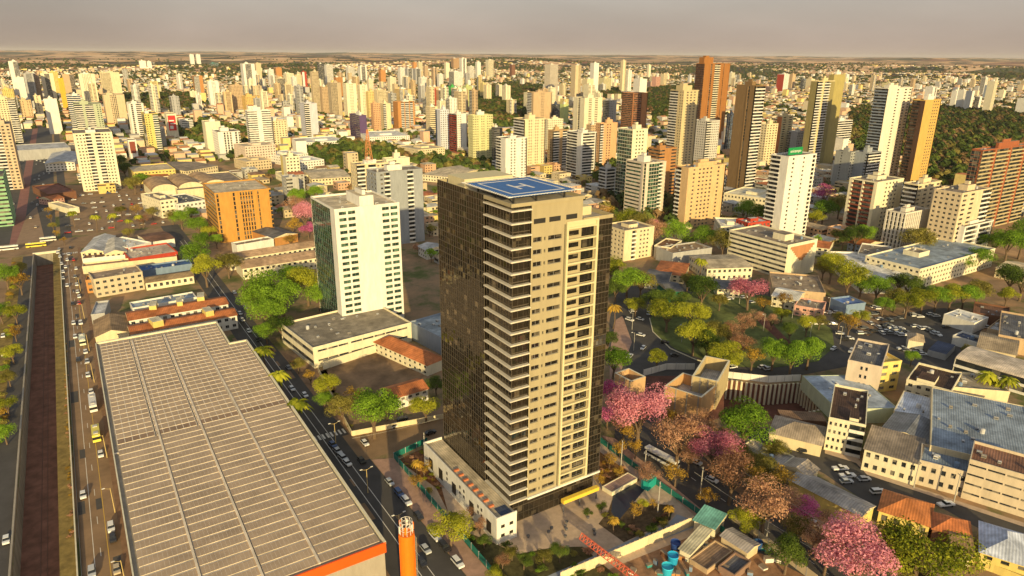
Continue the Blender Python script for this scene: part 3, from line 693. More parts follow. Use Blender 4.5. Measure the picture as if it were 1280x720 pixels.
# ================================================================ NEAR BUILDINGS
# warehouse with solar panels
def warehouse():
    h = 12; t = thing('warehouse', 'large warehouse roofed with ochre solar panels and an orange fascia', 'warehouse', (-3.6, 140, 0))
    x2, x1, yT, ym = 55.0, 47.9, 195.3, 166.0
    out = [(0, 0), (54.9, 0), (55.2, 153.2), (48.2, 153.8), (48.0, 182.6), (0, 183.3)]
    mb = MB(); n = len(out)
    for i in range(n):
        a, b = out[i], out[(i+1) % n]; mb.quad((*a, 0), (*b, 0), (*b, h), (*a, h), 0)
    k = len(mb.v); mb.v += [(*p, h) for p in out]
    for tr in tessellate_polygon([[Vector((*p, 0)) for p in out]]): mb.f.append(tuple(k+i for i in tr)); mb.m.append(1)
    mb.build('wall', [wallm('concrete'), pmat('roof_sheet', (.36, .3, .22), .7, .25, .3)], t)
    fa = MB(); fa.box(-.2, -.5, 9.6, 55.2, -.05, 12.6); fa.build('fascia', pmat('orange_panel', (.74, .10, .01), .5, .06, .5), t)
    p = MB(); th = .35
    for i in range(n):
        a, b = Vector(out[i]), Vector(out[(i+1) % n]); 
        if i == 0: continue
        x0, y0, x1_, y1 = min(a.x, b.x), min(a.y, b.y), max(a.x, b.x), max(a.y, b.y)
        p.box(x0-th/2, y0-th/2, h, x1_+th/2, y1+th/2, h+.7)
    p.build('parapet', wallm('ivory'), t)
    # solar rows: south half in long strips, north half in a finer square grid
    pan = pmat('solar_panel', (.45, .33, .215), .5, .28, .12); edge = pmat('panel_frame', (.74, .63, .48), .5, .25, .3); pan2 = pmat('solar_panel', (.31, .205, .125), .5, .35, .1)
    rows = []
    y = 1.2
    while y < 179.5:
        rows.append(y); y += 3.6
    cnt = 0; stuff = MB()
    for y in rows:
        xe = 54.4 if y < 149 else 47.5
        lim = [1.2, 13.5, 26.2, 38.8, xe] if y < 84 else [1.2, 12.4, 25.0, 38.4, xe]
        for a, b in zip(lim[:-1], lim[1:]):
            m = MB() ; dst = m if cnt < 100 else stuff; x0, x1_ = a+.25, b-.25
            gap = 3.0 if y < 84 else 3.15
            dst.quad((x0, y, h+.40), (x1_, y, h+.40), (x1_, y+gap, h+.36), (x0, y+gap, h+.36), 0)
            dst.quad((x0, y, h+.02), (x1_, y, h+.02), (x1_, y, h+.40), (x0, y, h+.40), 1)
            dst.quad((x0, y+gap, h+.30), (x1_, y+gap, h+.30), (x1_, y+gap+.4, h+.30), (x0, y+gap+.4, h+.30), 1)
            dst.quad((x1_, y+gap, h+.02), (x0, y+gap, h+.02), (x0, y+gap, h+.36), (x1_, y+gap, h+.36), 1)
            if y >= 84:
                nn = max(1, round((x1_-x0)/2.1))
                for c in range(nn+1):
                    x = x0+(x1_-x0)*c/nn-.06; dst.quad((x, y, h+.415), (x+.2, y, h+.415), (x+.2, y+gap, h+.375), (x, y+gap, h+.375), 1)
            else:
                nn = max(1, round((x1_-x0)/1.05))
                for c in range(nn+1):
                    x = x0+(x1_-x0)*c/nn-.03; dst.quad((x, y, h+.41), (x+.05, y, h+.41), (x+.05, y+gap, h+.37), (x, y+gap, h+.37), 1)
            if dst is m: m.build('solar_row', [pan2 if y >= 84 else pan, edge], t)
            cnt += 1
    stuff.build('solar_row', [pan, edge], t)['kind'] = 'stuff'
    for x in (13.3, 25.9, 38.7):
        m = MB(); m.box(x-.28, 1, h+.02, x+.28, 179, h+.6); m.build('walkway', edge, t)
    m = MB(); m.box(-.2, 82.2, h+.02, 53, 83, h+.2); m.build('walkway', edge, t)
    occ(-3.6, 128, 52, 324); LAND.append((24, 225, 'the solar warehouse'))
warehouse()
# annex beside the tower
def annex():
    t = thing('annex_building', 'long low white annex with dark doors at the foot of the tall tower', 'building', (83.0, 137.2, 0), 0)
    W, D, h = 6.6, 46.5, 8.0; mb = MB()
    facade(mb, (0, D), (0, -1), (-1, 0), D, 0, h, 'w1', 8); facade(mb, (0, 0), (1, 0), (0, -1), W, 0, h, 'w1', 8)
    facade(mb, (W, 0), (0, 1), (1, 0), D, 0, h, 'w1', 8); facade(mb, (W, D), (-1, 0), (0, 1), W, 0, h, 'w1', 8)
    mb.quad((0, 0, h), (W, 0, h), (W, D, h), (0, D, h), 1); mb.build('wall', [wallm('white'), roofm('beige')], t)
    p = MB(); p.box(-.1, -.1, h, .25, D+.1, h+.8); p.box(.25, -.1, h, W, .25, h+.8); p.box(.25, D-.25, h, W, D+.1, h+.8); p.build('parapet', wallm('white'), t)
    dk = pmat('dark_door', (.03, .025, .02), .4)
    for y in (3, 13, 24, 33, 40): m = MB(); m.box(-.06, y, 1.6, .05, y+2.6, 5.4); m.build('door', dk, t)
    for y in (8, 10, 18.5, 21, 29.5): m = MB(); m.box(-.05, y, 3.8, .05, y+.8, 4.8); m.build('window', dk, t); m = MB(); m.box(-.05, y, 5.8, .05, y+.8, 6.8); m.build('window', dk, t)
    for x in (1.4, 4.2):
        for z in (2, 5): m = MB(); m.box(x, -.05, z, x+1.2, .05, z+1); m.build('window', dk, t)
    for y in range(6, 30, 3): m = MB(); m.box(1.2, y, h, 2.8, y+.7, h+.5); m.build('roof_bracket', pmat('rust_red', (.5, .16, .07), .7), t)
    m = MB(); m.box(2.2, 1, h+.01, 5.8, 5, h+.1); m.build('roof_hatch', roofm('navy'), t)
    occ(83, 137, 90, 184)
annex()
T_ = tower
T_('office_tower', 'slim cream office tower with green glass side, standing on a low podium', (388,418,499,264,417), 'white', 'c.82a w.18', 'w.05 G.27x2 w.17 w.17 w.05 G.27x2 w.02', near=True, glass=GLG, acc=(.05, .13, .09), Dmax=36, short='the cream podium tower', roofcol='beige', ph=(.42, .1, .22, .5, 5), trim='white')
low('podium_building', 'low cream podium with flat grey roof and ribbon windows under the slim office tower', (391,437), (514,405), (356,405), 9, 'ivory', left='r1', front='w.04 s.3x3 w.02 s.6x5 w.04', roofcol=(.3,.26,.2), top=False, fh=4.5, short='the cream podium', near=True)
low('annex_building', 'low blue-grey flat roofed annex behind the cream podium tower', (512,404), (552,424), (520,372), 8, 'bluegrey', left='w1', front='w1', roofcol='steelblue', top=False)
T_('apartment_tower', 'blue-grey apartment tower with red edged white balconies behind the podium tower', (458,470,528,217,309), (.34,.36,.38), 'g1x3', 'w.06 g.1x1 b.12 w.16 w.1 w.1 b.13 w.2', near=True, short='the blue-grey tower', trim='white', acc='red', Dmax=22)
T_('apartment_tower', 'cream apartment complex with roof tanks rising behind the blue-grey tower', (438,446,486,207,280), 'cream', 'g1', 'b.25 w.1 b.25 g.4', Dmax=25)
T_('apartment_tower', 'white topped stair tower with antenna beside the blue-grey tower', (478,483,512,200,275), 'ivory', 'g1', 'w.2 g.3x1 w.5', Dmax=20)
T_('office_building', 'orange office block with dark vertical window bands and banded left side', (257,268,338,243,304), (.56,.31,.08), 'r1', 'v.06 w.06 w.16 v.06 w.07 v.24x5 w.07 v.04 w.16 v.06', near=False, short='the orange office block', D=46, roofcol='beige', top=False)
low('hall', 'front tan gabled hall of the long twin-roofed terrace', (303,336), (398,322), (396,312), 7, 'ivory', 'gable', (.5,.33,.2), rh=2.5, short='the twin-roofed hall', front='g1', left='w1')
low('hall', 'rear tan gabled hall of the long twin-roofed terrace', (287,325), (396,308), (396,301), 7, 'ivory', 'gable', (.5,.33,.2), rh=2.5, left='w1')
low('shed', 'low white walled block at the foot of the orange office block', (296,308), (342,300), (340,296), 6, 'white', left='w1', front='w1', top=False)
low('shed', 'dark grey gabled roof with orange wall right of the orange office block', (342,298), (372,292), (356,268), 6, 'orange', 'gable', 'dkgrey', rh=2, left='w1', front='w1', along='y')
# lot houses
low('house', 'red hipped tile roofed house beside the vacant lot', (534,457), (556,448), (500,416), 5, 'ivory', 'hip', 'terracotta', rh=3, short='the red hipped house', left='g1', front='w1')
low('house', 'orange tiled house with white wall at the street corner of the vacant lot', (490,499), (535,486), (530,471), 5, 'white', 'gable', 'terracotta', rh=2, near=True, short='the orange tiled corner house')
# left block shops
low('shop', 'grey gabled shop at the left end of the shop row beside the avenue', (101,316), (129,314), (126,296), 6, 'cream', 'gable', 'tin', along='y', short='the grey gabled shop')
low('shop', 'white gabled shop second along the row beside the avenue', (131,318), (158,315), (155,299), 6, 'cream', 'gable', (.6,.56,.48), along='y')
low('shop', 'white sheet roofed shop right of the two gabled shops', (161,311), (189,304), (180,291), 6, 'white', 'flat', 'white', left='w1', front='w1', top=False)
low('shop', 'brown roofed shop with white front north of the red fascia shop', (185,303), (218,298), (212,288), 6, 'white', 'gable', 'brown', rh=1, left='w1', front='w1')
low('shop', 'flat roofed shop with a bright red fascia facing the avenue', (163,325), (222,316), (214,304), 5.5, 'red', 'flat', (.62,.5,.38), left='w1', front='w1', top=False, short='the red fascia shop')
low('shop', 'low white fronted shop below the two gabled shops', (103,325), (158,320), (157,314), 4, 'white', 'flat', 'brown', left='w1', front='w1', top=False)
low('shop', 'long pinkish brown roofed shop below the red fascia shop', (103,335), (221,322), (220,318), 4, 'cream', 'flat', (.42,.26,.16), left='w1', front='w1', top=False)
low('car_workshop', 'blue tarpaulin roofed workshop with white canopy near the round trees', (177,340), (240,331), (238,325), 4, 'blue', 'flat', (.05,.12,.3), left='w1', front='w1', top=False)
low('apartment_building', 'old stained white apartment block with flat brown roof and rows of small windows', (117,351), (178,341), (173,332), 10, (.6,.52,.38), 'flat', (.38,.28,.2), near=True, short='the stained apartment block', left='g1', front='g1', top=False)
low('house', 'small cream and orange fronted house left of the stained apartment block', (107,352), (134,349), (132,344), 7, 'orange', 'flat', 'fibre', near=True, top=False)
low('shed', 'long low brown gabled shed right of the stained apartment block', (182,354), (242,345), (239,338), 4.5, 'ivory', 'gable', (.34,.24,.13), rh=1.4, near=True)
low('terrace_house', 'rear row of orange tiled townhouses with cream roof tanks', (161,401), (285,380), (282,370), 7, 'white', 'gable', 'terracotta', rh=1.6, short='the orange townhouses', near=True, left='w1')
low('terrace_house', 'front row of orange tiled townhouses against the solar warehouse', (164,418), (296,394), (293,384), 7, 'white', 'gable', 'terracotta', rh=1.6, near=True, left='w1')
for i, (a, b) in enumerate((((191,403),(204,400)), ((257,390),(267,388)), ((186,383),(195,382)), ((246,372),(255,371)), ((221,378),(228,377)))):
    low('roof_tank_house', ['yellow stair tower on the front left', 'yellow stair tower on the front right', 'yellow stair tower on the rear left', 'yellow stair tower at the rear right end', 'small yellow tank hut in the rear middle'][i]+' of the orange townhouses', a, b, (b[0]-1, b[1]-6), 10.5, 'yellow', 'flat', 'ivory', left='w1', front='w1', top=False, parapet=0)
low('shed', 'blue-grey flat roof behind the orange townhouses', (166,387), (246,373), (243,366), 4, 'white', 'flat', 'steelblue', left='w1', front='w1', top=False)
low('shed', 'pale grey roofed shed beside the avenue below the stained apartment block', (114,395), (131,393), (128,378), 5, 'grey', 'flat', 'tin', left='w1', front='w1', top=False)
low('shed', 'brown gabled shed with cream end wall against the solar warehouse', (119,422), (161,415), (155,395), 6, 'cream', 'gable', (.36,.24,.13), rh=2.5, along='y', left='w1', front='w1')
low('commercial_building', 'long bright yellow commercial block with pale roof', (167,216), (219,212), (216,204), 12, 'yellow', left='w1', front='g1', top=False, short='the yellow block', roofcol='beige')
for i, (a, b, c) in enumerate((((190,240),(223,237),(215,226)), ((223,237),(255,234),(247,222)), ((255,234),(284,231),(276,219)))):
    low('hangar', ['left', 'middle', 'right'][i]+' barrel vaulted brown roof of the three vaulted halls', a, b, c, 8, 'ivory', 'barrel', (.45,.3,.17), rh=6, along='y', left='w1', front='w1', short=['the left vaulted hall', None, None][i])
low('office_building', 'white three storey office block with small windows below the vaulted halls', (200,252), (222,249), (218,238), 14, 'ivory', near=True, short='the white office block')
low('office_building', 'low white wing with arched openings left of the orange office block', (222,256), (257,251), (252,240), 11, 'white', near=True, top=False, roofcol='dkgrey')
low('shed', 'cream flat roofed hall behind the orange office block', (222,239), (312,231), (300,214), 9, 'cream', left='w1', front='w1', top=True)
low('building', 'cream two storey block with brown roof left of the tree lined street', (232,214), (272,207), (262,195), 8, 'cream', 'gable', 'fibre', along='x')
low('building', 'pink roofed low block beside the yellow block', (195,224), (217,221), (212,212), 7, 'pink', 'gable', 'terracotta', near=False)
low('building', 'salmon roofed house at the head of the car park', (64,250), (80,247), (76,243), 5, 'pink', 'gable', 'terracotta')
low('building', 'small white and tan hut in the car park', (86,262), (99,260), (97,249), 4, 'ivory', 'flat', 'beige', left='w1', front='w1', top=False)
low('station_roof', 'long grey station canopy roof crossing above the avenue', (22,189), (88,185), (86,178), 12, 'grey', 'flat', 'tin', left='w1', front='w1', top=False, short='the station canopy')
low('station_roof', 'white ribbed market roof beside the avenue in front of the station canopy', (56,205), (93,203), (90,190), 9, 'white', 'gable', 'tin', along='y')
low('shed', 'dark red roofed low market left of the large cream tower', (60,244), (95,240), (92,228), 6, 'brown', 'flat', (.2,.07,.05), left='w1', front='w1', top=False)
# construction shells
def shell(label, A, B, Cc, h, col):
    a, W, D, rz = rect3(A, B, Cc, h)
    t = thing('unfinished_building', label, 'building', (a.x, a.y, 0), rz); e = .7; mb = MB()
    mb.box(0, 0, 0, W, e, h, 0, 1); mb.box(0, D-e, 0, W, D, h, 0, 1); mb.box(0, e, 0, e, D-e, h, 0, 1); mb.box(W-e, e, 0, W, D-e, h, 0, 1)
    mb.build('wall', [wallm(col), wallm('ivory')], t); m = MB(); m.quad((e, e, h*.55), (W-e, e, h*.55), (W-e, D-e, h*.55), (e, D-e, h*.55)); m.build('floor_slab', roofm('grey'), t)
    for i in range(4):
        m = MB(); x = W*(i+.0)/3.3; m.box(x-.02, -.12, 0, x+.5, 0, h-.1); m.build('column', wallm('concrete'), t)
    occ(a.x, a.y, a.x+W, a.y+D)
shell('small open topped brick and concrete shell beside the pink trees', (768,466), (789,477), (802,468), 9, (.62,.42,.24))
shell('open topped orange brick shell nearest the pink trees, middle of three', (831,482), (877,497), (888,476), 10, (.62,.40,.2))
shell('tallest open topped concrete shell beside the excavation pit', (865,470), (898,477), (905,449), 12, (.55,.45,.26))
wall_run('site_hoarding', 'white panel hoarding curving behind the unfinished shells along the roundabout', 'fence', [(804,470),(833,462),(868,462)], 3, .12, wallm('white'), True, post=3.5)
wall_run('site_hoarding', 'white panel hoarding along the back of the excavation pit', 'fence', [(905,472),(960,478),(1000,476)], 3, .12, wallm('white'), True, post=3.5)
low('building', 'pale blue metal roofed hall between the excavation pit and the road', (1003,470), (1046,512), (1052,452), 6, (.5,.55,.42), 'flat', (.45,.52,.62), left='w1', front='w1', top=False, parapet=.2, short='the pale blue roofed hall')
low('building', 'white four storey block with dark flat roof beside the roundabout exit', (1060,452), (1102,461), (1083,427), 14, (.66,.56,.45), near=True, roofcol='dkgrey', left='w1', front='w.35 g.3x2 w.35', short='the white dark-roofed block', top=False)
low('building', 'narrow bright yellow tower block attached to the white dark-roofed block', (1101,456), (1127,453), (1112,438), 12.5, 'yellow', near=True, front='g1x2', left='w1', roofcol='yellow', top=False)
low('apartment_building', 'cream four storey apartment block with brown flat roof and red awning', (1036,524), (1082,534), (1066,487), 12, 'ivory', near=True, roofcol='dkbrown', left='w1', front='g.55x4 w.03 b.42', acc='red', short='the cream awning apartments', ph=(.55,.05,.25,.2,1.6))
low('apartment_building', 'cream block with orange tiles inside its parapet and balconies facing the white roof', (1133,476), (1189,491), (1147,455), 9, 'ivory', roofcol='dkbrown', left='w1', front='g1', near=True, ph=(.2,.1,.4,.4,1.5), short='the tile-topped block')
low('warehouse', 'white flat metal roof below the tile-topped block', (1117,514), (1172,529), (1131,489), 7, 'cream', 'flat', (.62,.66,.74), left='w1', front='w1', top=False, parapet=.15)
low('warehouse', 'dark grey gabled roof between the white roof and the stained roof', (1103,536), (1161,555), (1117,514), 7.5, 'cream', 'gable', (.22,.23,.25), rh=1.6, along='y', left='w1', front='w1')
low('shop_building', 'two storey cream shop with stained roof and a pale blue roof panel', (1081,561), (1148,580), (1101,537), 8, 'ivory', 'shed', (.32,.26,.2), rh=.8, left='w1', front='g1x6', near=True, short='the stained roofed shop')
low('warehouse', 'huge blue-grey metal roofed warehouse on the right edge', (1163,557), (1300,590), (1192,490), 10, 'cream', 'flat', (.30,.36,.43), left='w1', front='w1', top=False, parapet=.2, short='the huge blue-grey warehouse')
low('warehouse', 'lower blue-grey roofed building with cream front along the street', (1150,578), (1212,594), (1161,559), 8, (.62,.54,.42), 'flat', (.26,.32,.4), left='w1', front='g1x5', top=False, near=True)
low('parking_building', 'cream building with long horizontal slot windows and a rusty patched roof', (1212,577), (1305,604), (1222,555), 13, (.64,.55,.42), 'flat', (.28,.14,.09), left='w1', front='s.25 w.01 s.25 w.01 s.24 w.01 s.23', top=False, fh=3.2, short='the slot-windowed building')
low('house', 'grey hip roofed shop with red sign beside the excavation pit', (962,541), (1027,557), (980,522), 4.5, 'cream', 'hip', (.42,.34,.26), rh=3, front='w1', left='w1', short='the grey hip roofed shop')
low('shed', 'brown roofed open shed on the rim of the excavation pit', (977,523), (1034,527), (974,512), 4.5, 'brown', 'flat', (.28,.17,.1), left='w1', front='w1', top=False, parapet=0)
low('warehouse', 'long pale grey roofed warehouse with a yellow end wall between the avenue and the street', (988,600), (1076,645), (1094,633), 5, 'yellow', 'gable', (.42,.38,.34), rh=1.2, left='w1', front='w1', short='the long pale warehouse')
low('warehouse', 'short tan gabled roof at the near end of the long pale warehouse', (980,582), (1010,596), (1022,586), 5.5, 'cream', 'gable', (.5,.42,.33), rh=1.6, along='y', left='w1', front='w1')
low('warehouse', 'narrow grey roofed warehouse left of the tan gabled roof', (925,560), (978,583), (992,571), 5, 'ivory', 'flat', (.4,.36,.33), left='w1', front='w1', top=False, parapet=.3)
low('house', 'large orange hipped tile house behind the big green tree', (1099,638), (1162,658), (1114,615), 4.5, 'yellow', 'hip', (.62,.22,.07), rh=3.2, left='w1', front='g1', short='the large orange hipped house')
low('house', 'smaller orange hipped tile house right of the large one', (1166,661), (1214,674), (1176,643), 4.5, 'brown', 'hip', (.6,.2,.07), rh=2.4, left='w1', front='w1')
low('house', 'brown tiled house between the orange roof and the pale metal roof', (1192,688), (1216,694), (1200,662), 4, 'cream', 'gable', (.3,.19,.1), rh=1.5, left='w1', front='w1')
low('house', 'pale blue metal hipped roof house with yellow walls in the lower right corner', (1226,690), (1290,710), (1238,656), 5, 'yellow', 'hip', (.55,.6,.72), rh=3, left='g1', front='g1', short='the pale blue hipped house')
wall_run('boundary_wall', 'bright yellow boundary wall in front of the pale blue hipped house', 'wall', [(1208,702),(1290,735)], 2.4, .3, wallm('yellow'), True)
# right upper part
low('warehouse', 'long pale barrel roofed hall with open white portals on the right edge', (1194,448), (1290,476), (1203,430), 7, 'white', 'barrel', (.66,.56,.45), rh=1.6, along='x', left='w1', front='b1', short='the portal fronted hall')
low('canopy', 'white petrol station canopy beside the busy car park', (1180,393), (1218,404), (1186,383), 5.5, 'white', 'flat', 'white', left='w1', front='w1', top=False, parapet=.2, short='the white canopy')
low('canopy', 'white open canopy with dark top right of the solar carport', (1191,421), (1224,431), (1197,414), 4, 'white', 'flat', 'navy', left='w1', front='w1', top=False)
low('hut', 'cream tile roofed hut in the middle of the car park', (1136,425), (1155,428), (1140,417), 5, 'ivory', 'hip', (.5,.38,.25), rh=1.8, left='w1', front='w1', short='the car park hut')
low('carport', 'dark solar panelled carport in the car park', (1160,437), (1183,443), (1166,424), 3, 'grey', 'flat', 'navy', left='w1', front='w1', top=False, parapet=0)
low('warehouse', 'dark grey roofed warehouse in the upper right corner block', (1248,420), (1290,428), (1262,392), 7, 'tan', 'flat', 'dkgrey', left='w1', front='w1', top=False)
low('warehouse', 'brown roofed warehouse with white gable below the dark roofed one', (1222,434), (1270,444), (1232,416), 6, 'cream', 'gable', (.42,.33,.22), rh=2, left='w1', front='w1')
low('warehouse', 'grey sheet roofed shed right of the white canopy', (1234,412), (1258,418), (1244,400), 5, 'tan', 'flat', 'tin', left='w1', front='w1', top=False)
low('warehouse', 'dark brown roofed depot beside the road above the white canopy', (1216,392), (1262,400), (1226,380), 5, 'brown', 'flat', 'brown', left='w1', front='w1', top=False)
low('building', 'sand roofed annexe at the top of the huge blue-grey warehouse', (1190,486), (1262,492), (1196,467), 8, 'cream', 'flat', (.5,.42,.3), left='w1', front='w1', top=False)
T_('office_tower', 'brown and white office block with stepped brown emblem on its end wall', (905,985,1022,308,349), 'ivory', 'r1', 'w1', short='the brown and white office block', acc='brown', trim='brown', near=True, ph=(.3,.2,.3,.2,4))
T_('hospital_building', 'wide white three storey complex with blue-grey roof on the right', (1082,1150,1255,338,362), 'ivory', 'g1', 'g1', short='the white hospital complex', roofcol='steelblue', near=True, Dmax=75, top=False)
T_('hospital_building', 'square white stair block in the middle of the white complex', (1145,1149,1162,318,345), 'ivory', 'w1', 'w1', top=False, D=10)
low('building', 'white roofed wing behind the white hospital complex', (1078,350), (1150,352), (1130,318), 8, 'white', left='g1', front='w1', roofcol='white', top=False)
low('building', 'white block with flat pale roof left of the hospital complex', (1072,318), (1110,323), (1085,306), 9, 'white', left='w1', front='w1', top=False)
T_('apartment_building', 'orange-cream five storey apartment block just right of the dark tower', (762,781,818,290,327), 'cream', 'g1', 'w.25 b.14 w.1 g.35 w.15', near=True, short='the orange-cream apartments', D=22)
low('building', 'cream two storey wing attached to the orange-cream apartments', (818,308), (838,311), (826,298), 8, 'ivory', left='w1', front='w1', roofcol='brown', top=False)
low('building', 'brown roofed grey walled workshop beside the orange-cream apartments', (841,318), (890,311), (872,303), 8, 'grey', 'flat', (.35,.24,.15), left='w1', front='w1', top=False, short='the grey walled workshop')
low('building', 'cream commercial building with pale tiled roof left of the brown and white office block', (884,336), (941,334), (920,318), 8, 'ivory', 'gable', (.5,.42,.3), rh=1.6, left='g1', front='g1', near=True, short='the cream commercial building')
low('house', 'grey roofed white house on the corner of the roundabout', (806,350), (835,353), (820,337), 5, 'white', 'gable', 'dkgrey', rh=1.6, short='the grey roofed corner house')
low('house', 'terracotta roofed house behind the grey roofed corner house', (818,341), (855,345), (830,326), 5, 'cream', 'hip', 'terracotta', rh=2)
low('shop', 'dark green shop front at the bend of the roundabout road', (836,365), (854,364), (845,352), 6, (.02,.18,.12), 'gable', 'dkgrey', rh=2, left='w1', front='g1', short='the dark green shop')
low('house', 'low white house beneath the brown and white office block', (897,361), (925,362), (905,350), 5, 'ivory', 'gable', 'dkgrey', rh=1.5)
low('shop', 'small pink terrace of shops along the park road', (993,383), (1028,389), (1003,374), 5, 'pink', 'flat', 'fibre', near=True, top=False, short='the pink shop terrace')
low('shop', 'white gabled shop right of the pink shop terrace', (965,370), (997,376), (978,360), 6, 'ivory', 'gable', 'white', rh=2)
low('shop', 'shop with a blue awning across the road from the park', (1058,383), (1082,380), (1064,371), 5, 'blue', 'flat', (.15,.25,.55), left='w1', front='w1', top=False, short='the blue awning shop')
low('shop', 'long brown roofed hall below the brown and white office block', (966,362), (1032,368), (1020,346), 6, 'tan', 'flat', (.36,.28,.2), left='w1', front='w1', top=False)
# mid-distance low buildings
for nm, lb, A, B, Cc, h, col, rf, rc in (
    ('hotel', 'wide low cream block with tall windows behind the trees of the park belt', (523,188), (556,185), (552,178), 12, 'cream', 'flat', 'beige'),
    ('commercial_building', 'pale blank fronted block beside the yellow windowed building', (306,184), (344,181), (336,177), 22, (.72,.6,.5), 'flat', 'beige'),
    ('commercial_building', 'low cream department store with stepped front below the blank block', (308,203), (339,200), (332,195), 10, 'beige', 'flat', 'beige'),
    ('cinema', 'white flat roofed hall with red roof edge left of the park belt', (352,196), (385,192), (376,186), 10, 'white', 'flat', 'white'),
    ('warehouse', 'white box hall next to the red edged hall', (374,203), (405,200), (395,194), 9, 'white', 'flat', 'white'),
    ('shopping_centre', 'long white roofed centre in front of the purple office block', (381,179), (432,176), (425,170), 9, 'white', 'flat', 'white'),
    ('shopping_centre', 'white stepped hall right of the purple office block', (462,172), (512,170), (505,163), 9, 'white', 'flat', 'white'),
    ('building', 'small white complex beside the dark tower roof', (528,218), (566,222), (560,205), 7, 'ivory', 'gable', 'beige'),
    ('building', 'low cream row with pale roof west of the park belt', (358,222), (392,219), (386,212), 7, 'ivory', 'flat', 'beige'),
    ('building', 'long low cream workshop behind the cream podium tower', (390,224), (438,221), (432,210), 7, 'cream', 'gable', 'beige'),
    ('building', 'long white supermarket beyond the row of round trees', (905,242), (962,250), (945,236), 8, 'ivory', 'flat', 'ivory'),
    ('building', 'small white block beside the tall grey balcony tower', (895,282), (930,285), (925,275), 10, 'grey', 'flat', 'grey'),
    ('building', 'orange and white four storey block left of the red walled block', (901,284), (931,285), (920,274), 16, 'ivory', 'flat', 'white'),
    ('building', 'red walled block beside the orange and white block', (920,275), (935,280), (933,268), 18, 'red', 'flat', 'tin'),
    ('building', 'grey windowless block beyond the red walled block', (933,290), (950,292), (948,272), 15, 'grey', 'flat', 'tin'),
    ('building', 'white house group below the brown topped apartment slab', (1060,303), (1080,308), (1075,296), 6, 'bluegrey', 'gable', 'terracotta'),
    ('building', 'terracotta roofed hall left of the white complex', (1014,308), (1036,311), (1028,301), 6, 'ivory', 'gable', 'terracotta'),
    ('building', 'pale roofed house group at the right edge beside the white complex', (1245,335), (1290,345), (1262,325), 6, 'cream', 'gable', 'beige')):
    low(nm, lb, A, B, Cc, h, col, rf, rc, short=None if nm != 'cinema' else 'the red edged hall')
